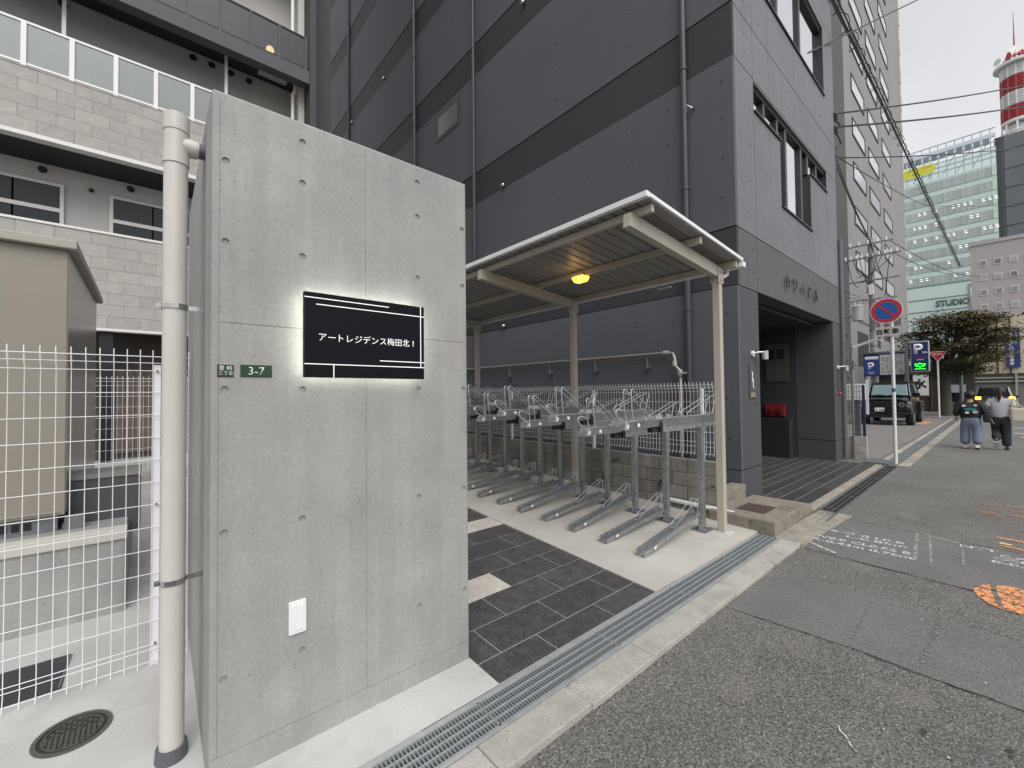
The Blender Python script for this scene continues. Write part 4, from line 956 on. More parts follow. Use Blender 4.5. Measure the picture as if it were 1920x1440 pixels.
# ================================================================== MINT GLASS TOWER
MX = 150.; mtw = thing('glass_tower', (165, 4, 0), 'pale mint glass tower with a lattice crown', 'building')
M_mint = mat('mint_glass_band', (.56, .68, .64), .35, var=.04, vscale=.2, streak=.03, spec=.6)
M_mintg = mat('mint_window', (.38, .44, .43), .2, spec=.8, rand=.12)
M_mintl = mat('mint_mullion', (.55, .66, .62), .5)
YA, YB = -.55, 16.2
mb = MB(); mb.box(MX, MX+26, YA, YB, 0, 54.4); ob('body', mb, M_mint, mtw)
pn = MB().box(-.02, .02, -.43, .43, 0, 2.15).mesh('pane', mats=[M_mintg])
ml = MB().box(-.10, .0, -.05, .05, 0, 2.25).mesh('mullion', mats=[M_mintl])
ny = 16
for k in range(8):
    z = 28.0+k*3.38
    mb = MB(); mb.box(MX-.06, MX-.001, YA, YB, z-.1, z+.0); f = ob('floor_line', mb, mat('mint_line', (.28, .36, .34), .5), mtw)
    for j in range(ny):
        y = YB-.55-j*1.0
        inst('pane', pn, f, (MX-.022, y, z+.02))
    for j in range(ny+1): inst('mullion', ml, f, (MX-.002, YB-.06-j*1.0, z))
# lit ceilings glimpsed through the windows
random.seed(4); mb = MB()
for k in range(6):
    for j in range(17):
        if random.random() < .38: mb.box(MX-.05, MX-.045, YB-.55-j-.28, YB-.55-j+.2, 28.0+k*3.38+1.2, 28.0+k*3.38+1.35); mb.box(MX-.05, MX-.045, YB-.55-j-.2, YB-.55-j+.28, 28.0+k*3.38+1.7, 28.0+k*3.38+1.82)
ob('office_lights', mb, mat('office_light', (1, 1, .9), .5, emit=(1, .97, .85), estr=.7), mtw, kind='stuff')
for z in (14.6, 21.3, 24.4, 27.8):
    mb = MB(); mb.box(MX-.08, MX-.002, YA, YB, z-.12, z+.12); ob('joint_line', mb, mat('mint_joint', (.17, .22, .22), .6), mtw)
# lattice crown, open to the sky
crown = MB()
for j in range(0, 12): crown.box(MX, MX+.15, YB-j*1.45-.08, YB-j*1.45+.08, 54.4, 63.0)
for z in (56.0, 57.2, 58.4, 59.6, 60.8, 62.9): crown.box(MX-.02, MX+.17, YA, YB, z-.10, z+.10)
for j in range(0, 6): crown.bar((MX+.3, YB-j*2.6, 55), (MX+.3, YB-j*2.6-2.6, 60), .12, .12)
ob('crown_lattice', crown, mat('crown_steel', (.36, .43, .46), .5), mtw, kind='stuff')
mb = MB(); mb.box(MX+8, MX+8.4, YA, YB, 54.4, 61.5); ob('crown_screen', mb, mat('crown_glass', (.74, .80, .82), .3, spec=.8), mtw)
mb = MB(); mb.box(MX-.05, MX, YA, YB, 60.8, 61.7); ob('crown_band', mb, mat('crown_blue', (.62, .70, .75), .4), mtw)
pn2 = MB().box(-.03, .03, -.55, .55, 0, 1.5).mesh('crown_pane', mats=[mat('crown_pane', (.19, .24, .28), .25, rand=.15)])
for j in range(11): inst('crown_pane', pn2, mtw, (MX-.06, YB-.75-j*1.45, 59.2))
mb = MB(); mb.box(MX-.35, MX-.15, 9.7, 15.4, 56.3, 58.7); ys = ob('yellow_signboard', mb, mat('sign_yellow', (.68, .70, .05), .5), mtw)
mb = MB()
for (y, w_) in ((14.3, .9), (12.9, .9), (11.5, .9), (10.4, .8)):
    mb.bar((MX-.4, y+w_/2, 57.0), (MX-.4, y-w_/2, 58.2), .03, .22, up=(1, 0, 0)); mb.bar((MX-.4, y+w_/2, 58.2), (MX-.4, y-w_/2, 58.2), .03, .2, up=(1, 0, 0))
ob('white_marks', mb, M_white, ys)
text('lettering', 'STUDIO', mat('studio_ink', (.10, .13, .14), .5), mtw, (MX-.1, 7.3, 23.0), (0, -1, 0), (0, 0, 1), width=5.8, height=1.6, extrude=.1, bold=.03)
mb = MB(); mb.box(MX-.2, MX-.05, .6, 4.6, 20.5, 27.0); pb = ob('dark_panel', mb, mat('studio_panel', (.26, .31, .31), .5), mtw)
text('lettering', 'B', M_white, pb, (MX-.22, 2.6, 23.6), (0, -1, 0), (0, 0, 1), height=4.6, extrude=.06, bold=.05)

# ================================================================== DARK BUILDING with red and white mast
DX = 170.; db = thing('dark_tower', (182, -12, 0), 'dark slate clad block carrying the red and white mast', 'building')
M_slate = mat('slate_cladding', (.13, .14, .16), .6, var=.1, vscale=.3)
mb = MB(); mb.box(DX, DX+24, -30, -.35, 0, 68); ob('body', mb, M_slate, db)
mb = MB()
for z in range(24, 68, 5): mb.box(DX-.06, DX, -30, -.35, z, z+.25)
for y in range(-30, 0, 4): mb.box(DX-.05, DX, y, y+.2, 0, 68)
mb.box(DX-.12, DX, -1.6, -.35, 0, 68)
ob('cladding_joints', mb, mat('slate_joint', (.05, .054, .062), .7), db)
tw = thing('mast', (184, -4.6, 68), 'red and white lattice telecom mast with dish aerials', 'mast')
cx_, cy_ = 183.0, -4.7
M_rd = mat('mast_red', (.38, .045, .05), .5, var=.1, vscale=1); M_mw = mat('mast_white', (.66, .66, .65), .5, var=.1, vscale=1)
z = 76.0
for i, (z0, z1, m, n_) in enumerate(((76.0, 79.8, M_rd, 'red_section'), (79.9, 83.7, M_mw, 'white_section'), (83.8, 88.0, M_rd, 'red_section'), (88.1, 91.3, M_mw, 'white_section'))):
    mb = MB(); r = 2.75
    for k in range(12):
        a = 2*pi*k/12; mb.cyl((cx_+r*cos(a), cy_+r*sin(a), z0), (cx_+r*cos(a), cy_+r*sin(a), z1), .22, 6)
    for j in range(7):
        zz = z0+(z1-z0)*(j+.5)/7; mb.tube([(cx_+r*cos(2*pi*k/24), cy_+r*sin(2*pi*k/24), zz) for k in range(24)], .20, 5, closed=True)
    mb.cyl((cx_, cy_, z0), (cx_, cy_, z1), 2.3, 18)
    ob(n_, mb, m, tw)
for (zz, rr) in ((75.7, 2.95), (91.8, 4.1)):
    mb = MB(); mb.cyl((cx_, cy_, zz-.35), (cx_, cy_, zz+.35), rr, 32); ob('platform', mb, M_mw, tw)
mb = MB()
for k in range(8):
    a = 2*pi*k/8; mb.bar((cx_+2.6*cos(a), cy_+2.6*sin(a), 75.4), (cx_+3.4*cos(a), cy_+3.4*sin(a), 68), .4, .4)
for zz in (70, 72.6): mb.tube([(cx_+3.1*cos(2*pi*k/16), cy_+3.1*sin(2*pi*k/16), zz) for k in range(16)], .2, 5, closed=True)
mb.cyl((cx_, cy_, 68), (cx_, cy_, 75), 1.6, 12); ob('legs', mb, M_mw, tw)
mb = MB()
for k in range(10):
    a = 2*pi*k/10; mb.bar((cx_+2.4*cos(a), cy_+2.4*sin(a), 92), (cx_+1.2*cos(a), cy_+1.2*sin(a), 96), .3, .3)
mb.tube([(cx_+2*cos(2*pi*k/16), cy_+2*sin(2*pi*k/16), 93.8) for k in range(16)], .25, 5, closed=True); ob('red_crown', mb, M_rd, tw)
def dish(c, r, d):
    d = Vector(d).normalized(); c = Vector(c); mb = MB(); mb.tube([c, c+d*r*.35], [r*.55, r], 20); ob('dish', mb, M_mw, tw, smooth=True)
dish((182.0, -4.8, 95.6), 1.3, (-.8, -.25, .2)); dish((182.0, -1.7, 94.0), .95, (-.7, .6, 0)); dish((182, -3.2, 93.6), .5, (-1, 0, 0)); dish((184, -7.5, 94), .9, (-.6, -.6, 0))
mb = MB(); mb.cyl((cx_, cy_, 95), (cx_, cy_, 100), .16, 8); mb.cyl((cx_, cy_, 100), (cx_, cy_, 107.0), .13, 8, .05); ob('spire', mb, M_rd, tw)

# ================================================================== PINKISH HOTEL, LOW SHOPS
HX = 110.; hb = thing('hotel_block', (118, -4, 0), 'pinkish grey block with small square windows', 'building')
M_hot = mat('pink_tile_wall', (.42, .39, .38), .8, var=.05, vscale=.4, fine=.06, fscale=4)
mb = MB(); mb.box(HX, HX+16, -14, 3.0, 0, 27.0); ob('wall', mb, M_hot, hb)
mb = MB(); mb.box(HX-.15, HX+16, -14, 3.1, 26.7, 27.3); ob('roof_edge', mb, M_hot, hb)
hf = MB().box(-.08, .01, -.46, .46, 0, 1.05).mesh('window', mats=[mat('hotel_frame', (.62, .60, .58), .5)])
hp = MB().box(-.02, .01, -.34, .34, 0, .78).mesh('pane', mats=[mat('hotel_glass', (.26, .28, .285), .2, spec=.8, rand=.45)])
for k in range(6):
    for j in range(8):
        w = inst('window', hf, hb, (HX-.005, 1.55-j*1.72, 22.9-k*2.55)); inst('pane', hp, w, (HX-.075, 1.55-j*1.72, 23.03-k*2.55))
CX_ = 45.; cb = thing('cream_hall', (50, -3, 0), 'low cream hall with a vertical blue signboard', 'building')
M_cream = mat('cream_render', (.62, .54, .41), .8, var=.04, vscale=.8)
mb = MB(); mb.box(CX_, CX_+12, -9, 1.95, 2.65, 6.6); ob('upper_wall', mb, M_cream, cb)
mb = MB(); mb.box(CX_+.3, CX_+12, -9, 1.9, 0, 2.65); ob('lower_wall', mb, mat('hall_grey', (.26, .25, .23), .8, var=.1), cb)
mb = MB(); mb.box(CX_+.24, CX_+.30, -1.4, 1.3, .1, 1.9); ob('garage_shutter', mb, mat('shutter', (.20, .20, .195), .6), cb)
mb = MB()
for z in (2.05, 2.3): mb.box(CX_+.1, CX_+.3, -9, 1.9, z, z+.1)
mb.box(CX_-.02, CX_+.1, 1.5, 1.56, 0, 2.65); mb.box(CX_+.0, CX_+.1, -.75, -.65, 0, 2.65)
ob('ledges', mb, mat('hall_pale', (.42, .40, .36), .8), cb)
mb = MB()
for y in (.10, -.48): mb.box(CX_-.06, CX_, y-.04, y+.04, 2.65, 6.6)
ob('green_pilasters', mb, mat('hall_green', (.06, .085, .055), .6), cb)
sb = thing('blue_signboard', (CX_-.1, -.57, 3.03), 'vertical blue signboard with white characters on the cream hall', 'sign')
M_blue = mat('sign_blue', (.025, .055, .17), .45)
mb = MB(); mb.box(CX_-.16, CX_-.06, -.91, -.29, 3.03, 5.75); ob('panel', mb, M_blue, sb)
for i, ch in enumerate('大阪土佐の分場書店'): text('lettering', ch, M_pl, sb, (CX_-.162, -.52, 5.30-i*.25), (0, -1, 0), (0, 0, 1), height=.21, extrude=.004, bold=.02)
for i, ch in enumerate('社会福祉法人'): text('lettering', ch, M_pl, sb, (CX_-.162, -.74, 5.52-i*.16), (0, -1, 0), (0, 0, 1), height=.12, extrude=.004, bold=.01)
t = thing('dark_shop', (48, 4, 0), 'dark brown timber shop front behind the roadside tree', 'building')
mb = MB(); mb.box(43.5, 52, 1.2, 9.5, 0, 3.4); ob('wall', mb, mat('dark_timber', (.05, .04, .035), .7, var=.2, vscale=3, streak=.2), t)
mb = MB(); mb.box(43.2, 43.5, 1.2, 9.5, 2.75, 3.0); ob('lintel', mb, mat('brown_lintel', (.11, .065, .045), .7), t)
for y in (1.8, 2.7, 3.3): 
    mb = MB(); mb.box(43.4, 43.5, y, y+.08, 0, 2.75); ob('mullion', mb, MATS['brown_lintel'], t)
mb = MB(); mb.box(43.40, 43.46, 2.05, 2.9, .5, 1.5); ob('shop_window', mb, M_glass, t)
mb = MB(); mb.box(43.25, 43.3, 1.6, 2.35, 1.35, 1.9); ob('notice', mb, mat('lilac_notice', (.40, .38, .48), .6), t)
t = thing('shop_banner', (42.9, 3.85, 1.0), 'white cloth shop banner with one black brush character', 'banner')
mb = MB(); mb.box(42.9, 42.92, 3.42, 4.25, 1.15, 2.65); ob('cloth', mb, M_pl, t)
text('lettering', '水', M_ink, t, (42.895, 3.9, 2.0), (0, -1, 0), (0, 0, 1), height=.75, extrude=.003, bold=.05)
mb = MB(); mb.cyl((42.91, 3.4, 2.68), (42.91, 4.3, 2.68), .02, 8); ob('rod', mb, M_galvd, t)
t = thing('brown_roof_house', (66, -8, 0), 'dark roofed house at the right edge behind the cream hall', 'house')
mb = MB(); mb.box(60, 72, -14, -2.0, 0, 8.4); ob('wall', mb, mat('house_brown', (.18, .14, .12), .8), t)
mb = MB(); mb.prism([(-14.5, 8.4), (-1.4, 8.4), (-6.5, 11.4)], 'x', 59.5, 72.5); ob('roof', mb, mat('house_roof', (.10, .075, .065), .8), t)
mb = MB(); mb.box(59.96, 60, -5.5, -4, 5.5, 7); ob('window', mb, M_glass, t)

# ================================================================== STREET FURNITURE
M_postw = mat('white_sign_post', (.70, .70, .68), .4, var=.05)
M_sred = mat('sign_red', (.50, .025, .045), .4); M_sblue = mat('sign_blue_face', (.012, .10, .36), .4)
# no-parking sign
sx, sy = 12.38, 1.54
t = thing('no_parking_sign', (sx, sy, 0), 'round red and blue no-parking sign on a white post', 'road sign')
mb = MB(); mb.cyl((sx, sy, -.05), (sx, sy, 3.45), .032, 16); ob('post', mb, M_postw, t, smooth=True)
mb = MB(); mb.cyl((sx, sy, 1.55), (sx, sy, 1.63), .033, 16); ob('blue_band', mb, M_sblue, t)
fx, fy, fzz, fr = sx-.05, sy+.075, 3.34, .275
mb = MB(); mb.disc((fx, fy, fzz), fr, 'x', .012, 40); ob('disc', mb, M_pl, t)
def ringx(mb, x, y, z, r0, r1, d, n=40):
    for i in range(n):
        a, b = 2*pi*i/n, 2*pi*(i+1)/n
        mb.hexa([(xx, y+r*cos(q), z+r*sin(q)) for xx in (x, x-d) for (r, q) in ((r0, a), (r1, a), (r1, b), (r0, b))])
mb = MB(); ringx(mb, fx-.0062, fy, fzz, .19, .262, .002); ob('red_ring', mb, M_sred, t)
mb = MB(); mb.disc((fx-.0065, fy, fzz), .1895, 'x', .002, 40); ob('blue_face', mb, M_sblue, t)
mb = MB(); d = .19*.7071; mb.bar((fx-.009, fy+d, fzz+d), (fx-.009, fy-d, fzz-d), .0022, .045, up=(0, -1, 1)); ob('red_bar', mb, M_sred, t)
mb = MB(); mb.box(fx-.006, fx+.006, fy-.225, fy+.195, 2.775, 2.985); sp = ob('sub_plate', mb, mat('aged_white_plate', (.52, .49, .45), .5), t, bevel=.004)
text('lettering', '自動車', M_ink, sp, (fx-.0065, fy-.015, 2.88), (0, -1, 0), (0, 0, 1), width=.37, extrude=.002, bold=.03, spacing=1.12)
mb = MB()
for z in (3.2, 3.42, 2.88): mb.box(fx+.004, sx+.036, sy-.036, sy+.06, z-.015, z+.015)
ob('clamps', mb, M_galvd, t)
# stop sign (red triangle)
tx, ty = 33.7, 2.30
t = thing('stop_sign', (tx, ty, 0), 'red triangular stop sign on a slim white post beside the tree', 'road sign')
mb = MB(); mb.cyl((tx, ty, -.05), (tx, ty, 3.6), .04, 12); ob('post', mb, M_postw, t, smooth=True)
mb = MB(); mb.prism([(ty+.36, 3.72), (ty-.40, 3.72), (ty-.02, 3.13)], 'x', tx-.07, tx-.05); ob('white_border', mb, M_pl, t)
mb = MB(); mb.prism([(ty+.31, 3.69), (ty-.35, 3.69), (ty-.02, 3.18)], 'x', tx-.074, tx-.0701); ob('red_face', mb, M_sred, t)
text('lettering', '止まれ', M_pl, t, (tx-.0742, ty-.02, 3.58), (0, -1, 0), (0, 0, 1), width=.40, extrude=.002, bold=.02)
# parking lot signs
def pmark(par, x, y, z, h):
    text('lettering', 'P', M_pl, par, (x, y, z), (0, -1, 0), (0, 0, 1), height=h, extrude=.003, bold=.06)
    pts = [(y+h*.02+h*.17*(16*sin(a)**3)/16, z+h*.22+h*.15*(13*cos(a)-5*cos(2*a)-2*cos(3*a)-cos(4*a))/16) for a in [2*pi*i/24 for i in range(24)]]
    mb = MB(); mb.prism(pts, 'x', x-.012, x-.0035); ob('heart', mb, M_navy, par)
M_navy = mat('sign_navy', (.018, .032, .16), .4)
t = thing('parking_sign', (30, 2.72, 0), 'tall navy parking sign with white P and green vacancy display', 'sign')
mb = MB(); mb.box(29.93, 30.07, 2.32, 3.04, 2.50, 4.07); ob('cabinet', mb, mat('sign_alu', (.45, .46, .48), .4, metal=.4), t, bevel=.05)
mb = MB(); mb.box(29.918, 29.931, 2.37, 2.99, 2.56, 4.02); fc = ob('face', mb, M_navy, t, bevel=.006)
pmark(fc, 29.917, 2.73, 3.68, .52)
text('lettering', '24h', M_pl, fc, (29.917, 2.50, 3.48), (0, -1, 0), (0, 0, 1), width=.20, extrude=.003, bold=.02)
mb = MB(); mb.box(29.912, 29.918, 2.44, 2.92, 3.22, 3.255); ob('red_line', mb, mat('dull_red', (.28, .06, .07), .5), fc)
mb = MB(); mb.box(29.912, 29.918, 2.54, 2.80, 3.10, 3.13); ob('white_line', mb, M_pl, fc)
mb = MB(); mb.box(29.912, 29.918, 2.46, 2.90, 2.62, 2.98); ob('display', mb, M_black, fc)
text('vacancy_character', '空', mat('green_led', (.02, .3, .02), .5, emit=(.03, 1, .06), estr=1.8), fc, (29.911, 2.68, 2.80), (0, -1, 0), (0, 0, 1), width=.40, height=.33, extrude=.004, bold=.0)
mb = MB(); mb.box(30.0, 30.1, 3.12, 3.24, 0, 4.0); mb.box(30.0, 30.06, 3.0, 3.14, 3.75, 3.8); mb.box(30.0, 30.06, 3.0, 3.14, 2.75, 2.8); ob('post', mb, M_galvd, t)
t = thing('parking_board', (31, 4.0, 2.3), 'wide parking tariff board, navy at one end and white at the other', 'sign')
mb = MB(); mb.box(30.6, 30.68, 3.32, 5.04, 2.36, 3.60); ob('frame', mb, M_navy, t)
mb = MB(); mb.box(30.585, 30.6, 3.34, 4.34, 2.42, 3.52); wb = ob('white_face', mb, mat('board_white', (.50, .50, .49), .6), t)
mb = MB(); random.seed(6)
for i in range(9):
    for j in range(5):
        if random.random() < .7: mb.box(30.58, 30.586, 4.26-j*.18-random.uniform(.06, .15), 4.26-j*.18, 3.42-i*.11, 3.42-i*.11+.05)
ob('small_print', mb, mat('print_grey', (.16, .16, .16), .6), wb, kind='stuff')
mb = MB(); mb.box(30.585, 30.6, 4.36, 5.02, 2.40, 3.28); nf = ob('navy_face', mb, mat('board_blue', (.03, .06, .24), .5), t)
mb = MB(); mb.box(30.58, 30.599, 4.40, 4.98, 3.30, 3.46); ob('white_strip', mb, M_pl, nf)
pmark(nf, 30.583, 4.72, 2.92, .40)
mb = MB(); mb.box(30.58, 30.586, 4.56, 4.86, 2.56, 2.585); mb.box(30.58, 30.586, 4.62, 4.80, 2.48, 2.5); ob('lines', mb, M_pl, nf)
mb = MB(); mb.box(30.62, 30.75, 3.28, 3.38, 0, 3.7); mb.box(30.62, 30.75, 4.95, 5.05, 0, 3.7); mb.box(30.55, 30.8, 3.2, 5.1, 3.62, 3.70); ob('posts', mb, M_galvd, t)
# utility pole with cross arms and transformers
ux, uy = 31.4, 4.70
t = thing('utility_pole', (ux, uy, 0), 'concrete utility pole with cross arms and two grey transformers', 'utility pole')
M_pole = mat('pole_concrete', (.30, .29, .275), .8, var=.1, vscale=2)
mb = MB(); mb.cyl((ux, uy, -.1), (ux, uy, 10.3), .19, 14, .14); ob('pole', mb, M_pole, t, smooth=True)
for (z, l) in ((9.2, 1.3), (7.85, 1.25), (6.75, 1.1), (9.95, 1.0)):
    mb = MB(); mb.bar((ux-.17, uy-l, z), (ux-.17, uy+l, z), .09, .09); ob('cross_arm', mb, M_galv2, t)
for (y, m, w) in ((uy+.62, mat('transformer_grey', (.42, .44, .46), .5), .28), (uy-.62, mat('transformer_pale', (.58, .56, .52), .5), .29)):
    mb = MB(); mb.cyl((ux-.34, y, 5.6), (ux-.34, y, 6.4), w, 18); mb.cyl((ux-.34, y, 6.4), (ux-.34, y, 6.5), w*1.08, 18, w*.8); tr = ob('transformer', mb, m, t, smooth=True)
    for k in (-.12, .12): mb = MB(); mb.cyl((ux-.34, y+k, 6.48), (ux-.34, y+k, 6.68), .045, 8); ob('bushing', mb, M_white, tr)
random.seed(2)
im = MB().cyl((0, 0, 0), (0, 0, .2), .05, 8); im = im.mesh('insulator', mats=[M_white])
for k in range(10):
    inst('insulator', im, t, (ux-.22, uy-1.12+k*.25, 9.22))
    if k % 2: inst('insulator', im, t, (ux-.22, uy-.9+k*.2, 9.97))
mb = MB(); mb.box(ux-.38, ux-.19, uy-.11, uy+.09, 7.0, 7.6); ob('switch_box', mb, M_white, t)
for k in range(9):
    a = (ux-.17, uy-1.1+k*.27, 9.3); b = (ux-.22, uy+random.uniform(-.65, .65), random.uniform(6.7, 8.2)); c = [Vector(a)*(1-s)+Vector(b)*s+Vector((-.2*sin(pi*s), 0, -.4*sin(pi*s))) for s in (0, .25, .5, .75, 1)]
    mb = MB().tube(c, .018, 5); ob('jumper_cable', mb, M_black, t)
for z in (1.4, 2.3, 3.2, 4.1, 5.0): mb = MB(); mb.cyl((ux, uy, z), (ux, uy, z+.05), .198, 14); ob('pole_band', mb, M_galvd, t)

# overhead wires
M_wire = mat('black_cable', (.02, .02, .022), .5)
def wire(pts, r, label, sag=0., n=14, name='overhead_wire'):
    P = [Vector(p) for p in pts]; out = []
    for a, b in zip(P, P[1:]):
        for i in range(n): s = i/n; out.append(a.lerp(b, s)-Vector((0, 0, sag*4*s*(1-s))))
    out.append(P[-1]); mb = MB().tube(out, r, 5)
    return ob(name, mb, M_wire, None, smooth=True, label=label, cat='wire')
e1 = Vector((20, 1.564, 15.02)); s1 = Vector((6.47, 3.07, 6.05))
wire([s1, s1+(e1-s1)*1.9], .020, 'service wire rising from the office side wall across the street')
mb = MB(); mb.tube([(6.45, 3.18, 5.75), (6.44, 3.16, 6.02), (6.40, 3.13, 6.12), (6.44, 3.07, 6.06)], .008, 6); mb.cyl((6.49, 3.09, 6.03), (6.40, 3.05, 6.04), .014, 8)
ob('service_drop', mb, M_galv2, None, label='small metal anchor and loop where the service wire meets the wall', cat='wire anchor')
wire([(12.45, 2.46, 8.24), (25, -.842, 13.04), (37, -4.0, 17.63)], .022, 'thick cable crossing the street to the upper insulators on the office', .06)
wire([(12.45, 2.47, 7.92), (25, -.822, 12.236), (37, -3.97, 16.36)], .025, 'thick cable crossing the street to the lower insulators on the office', .06)
wire([(12.45, 2.48, 7.18), (25, -.785, 10.72), (37, -3.9, 14.1)], .016, 'thin cable crossing the street below the thick pair', .10)
wire([(12.45, 2.48, 7.25), (30, 2.2, 10.9), (60, -6, 17)], .012, 'slack thin cable leading toward the cream hall', .10)
for k, z in enumerate((7.12, 7.0, 6.9)): wire([(12.45, 2.44, z), (20+k*.4, 3.1, 7.4-.1*k), (ux-.2, 4.2, 8.0-.1*k)], .009, ('upper', 'middle', 'lower')[k]+' of three slack drop wires from the office corner', .12)
for k, (z, y) in enumerate(((7.0, 5.2), (6.8, 4.95), (6.6, 4.7))): wire([(12.5, 2.7, 4.2-.25*k), (ux-.2, y, z)], .012, ('highest', 'second', 'lowest')[k]+' low wire between the office and the utility pole', .05)
mb = MB()
for z in (8.24, 8.17, 8.10, 7.92, 7.85, 7.78): mb.cyl((12.42, 2.47, z), (12.62, 2.44, z), .02, 8)
for (a, b) in ((8.1, 7.95), (7.78, 7.4)): mb.tube([(12.6, 2.44, a), (12.75, 2.4, (a+b)/2), (12.5, 2.47, b)], .014, 6)
ob('insulator_rack', mb, M_wire, None, label='dark cable insulators bolted to the office street corner', cat='insulator')
# cable bundle wrapped in an open spiral, running along the street
A, B = Vector((12.5, 2.421, 11.036)), Vector((70, 2.73, 15.53)); A = A-(B-A)*.06
t = thing('cable_bundle', tuple(A), 'bundle of cables wrapped in a loose spiral high along the street', 'cable')
for k, (dy, dz) in enumerate(((0, 0), (.05, .06), (-.05, .05), (.02, -.06))):
    pts = [A.lerp(B, s/20)+Vector((0, dy, dz)) for s in range(21)]
    mb = MB().tube(pts, .018, 5); ob('cable', mb, M_wire, t)
pts = []; n = 560
for i in range(n+1):
    s = i/n; p = A.lerp(B, s); a = s*2*pi*62; rr = .13+.02*sin(s*90); pts.append(p+Vector((0, rr*cos(a), rr*sin(a)-.05)))
mb = MB().tube(pts, .011, 4); ob('spiral_hanger', mb, M_wire, t)
wire([(ux, 3.7, 9.2), (60, 3.0, 13.0), (120, -4, 22)], .02, 'far wire running from the utility pole over the hotel', .25)
wire([(ux, 3.9, 10.0), (60, 2.2, 12.7), (120, -5, 21)], .02, 'upper far wire running from the utility pole over the hotel', .25)
# slender wall bracket lamp by the parking entrance
t = thing('arm_light', (12.7, 2.3, 2.2), 'white arm floodlight reaching out from a pipe at the office corner', 'lamp')
mb = MB(); mb.bar((12.62, 2.28, 2.60), (12.62, 1.83, 2.76), .08, .05); mb.bar((12.62, 1.84, 2.755), (12.62, 1.72, 2.70), .09, .03); ob('arm', mb, M_white, t, bevel=.01)
mb = MB(); mb.cyl((12.62, 2.30, .0), (12.62, 2.30, 2.66), .025, 10); mb.box(12.58, 12.68, 2.25, 2.36, 2.1, 2.28); ob('stand', mb, M_galvd, t)
# office corner downpipe
t = thing('wall_pipe', (12.52, 2.42, 0), 'grey downpipe at the far street corner of the office', 'pipe')
mb = MB(); mb.cyl((12.52, 2.44, 0), (12.52, 2.44, 5.2), .05, 12); mb.cyl((12.52, 2.44, 5.0), (12.52, 2.44, 5.2), .055, 12); ob('pipe', mb, mat('grey_pipe', (.12, .125, .135), .5), t, smooth=True)
# short block wall with black mesh at the lot entrance
t = thing('low_block_wall', (12.7, 2.3, 0), 'short grey block wall between office and parking lot', 'wall')
for k in range(3):
    for j in range(2):
        mb = MB(); mb.box(12.66, 12.78, 2.07+j*.40, 2.07+j*.40+.395, -.06+k*.19, -.06+k*.19+.185); ob('block', mb, M_kerb, t, bevel=.004)
M_blkw = mat('black_wire', (.018, .018, .024), .5)
t = thing('black_mesh_fence', (12.72, 2.3, .5), 'black wire mesh panel on the short block wall', 'fence')
for k in range(8):
    mb = MB(); mb.cyl((12.72, 2.14+k*.05, .51), (12.72, 2.14+k*.05, 1.70), .004, 5); ob('upright_wire', mb, M_blkw, t)
for k in range(10):
    mb = MB(); mb.cyl((12.715, 2.10, .56+k*.125), (12.715, 2.52, .56+k*.125), .004, 5); ob('line_wire', mb, M_blkw, t)
mb = MB(); mb.box(12.70, 12.75, 2.09, 2.14, .51, 1.72); ob('fence_post', mb, mat('navy_post', (.02, .025, .06), .5), t)
t = thing('gate_box', (13.2, 2.35, 0), 'white equipment box behind the black mesh panel', 'box')
mb = MB(); mb.box(13.3, 13.6, 2.2, 2.55, 1.35, 1.75); ob('box', mb, M_white, t, bevel=.01)
mb = MB(); mb.box(13.35, 13.5, 2.3, 2.4, -.02, 1.36); ob('leg', mb, M_galvd, t)
mb = MB(); mb.box(13.3, 13.34, 2.12, 2.17, 1.0, 1.85); ob('pole', mb, M_white, t)
# gutter line along the lot
mb = MB(); mb.box(12.05, 36, 1.50, 1.72, -.1, -.022); struct('gutter', mb, M_galvd)
for (y0, y1, z, nmn) in ((1.73, 1.83, -.004, 'lot_kerb'), (1.30, 1.48, -.020, 'gutter_apron')):
    t = thing(nmn, (20, y0, 0), 'pale kerb strip between parking lot and gutter' if z > -.01 else 'worn pale concrete strip between gutter and carriageway', 'kerb')
    for k in range(38):
        mb = MB(); mb.box(12.1+k*.62, 12.1+k*.62+.61, y0, y1, -.15, z+random.uniform(-.003, .003)); ob('kerb_stone', mb, (M_kerb2 if k % 4 else M_kerb) if z > -.01 else (M_roughc if k % 3 else M_kerb2), t)
mb = MB(); mb.hexa([(12.05, 1.62, -.04), (12.75, 1.60, -.04), (12.75, 2.05, -.04), (12.05, 2.05, -.04), (12.05, 1.62, .012), (12.75, 1.60, .012), (12.75, 2.05, .014), (12.05, 2.05, .014)])
ob('gutter_cover', mb, M_galvd, None, label='small steel cover plate bridging the gutter at the lot corner', cat='cover plate')

# ------------------------------------------------------------------ painted marks on the carriageway
def mk(base, thr, nm, sc=30, lo=0.): return mat(nm, base, .85, var=.12, vscale=20, fine=.3, fscale=90, holes=(sc, thr, lo))
M_wp = mk((.62, .62, .60), .55, 'worn_white_paint'); M_op = mk((.78, .33, .14), .54, 'worn_orange_paint'); M_ow = mk((.55, .24, .12), .47, 'faint_orange_paint')
M_chalk = mk((.42, .415, .40), .48, 'chalk_line')
ZR = -.027
def rt(body, x, y, w, m, hgt=None, nm='road_marking'):
    return text(nm, body, m, None, (x, y, ZR), (.04, -1, 0), (1, .04, 0), width=w, height=hgt, extrude=0, bold=.025, kind='structure')
rt('K=5.0 L0.8', 6.05, 1.02, .62, M_wp, .085); rt('L-0.85m', 5.93, .92, .5, M_wp, .085)
rt('W8.0 CL0.55 B', 5.72, 1.02, .80, M_wp, .095); rt('K-0.43m 0.76m', 5.58, 1.0, .80, M_wp, .095)
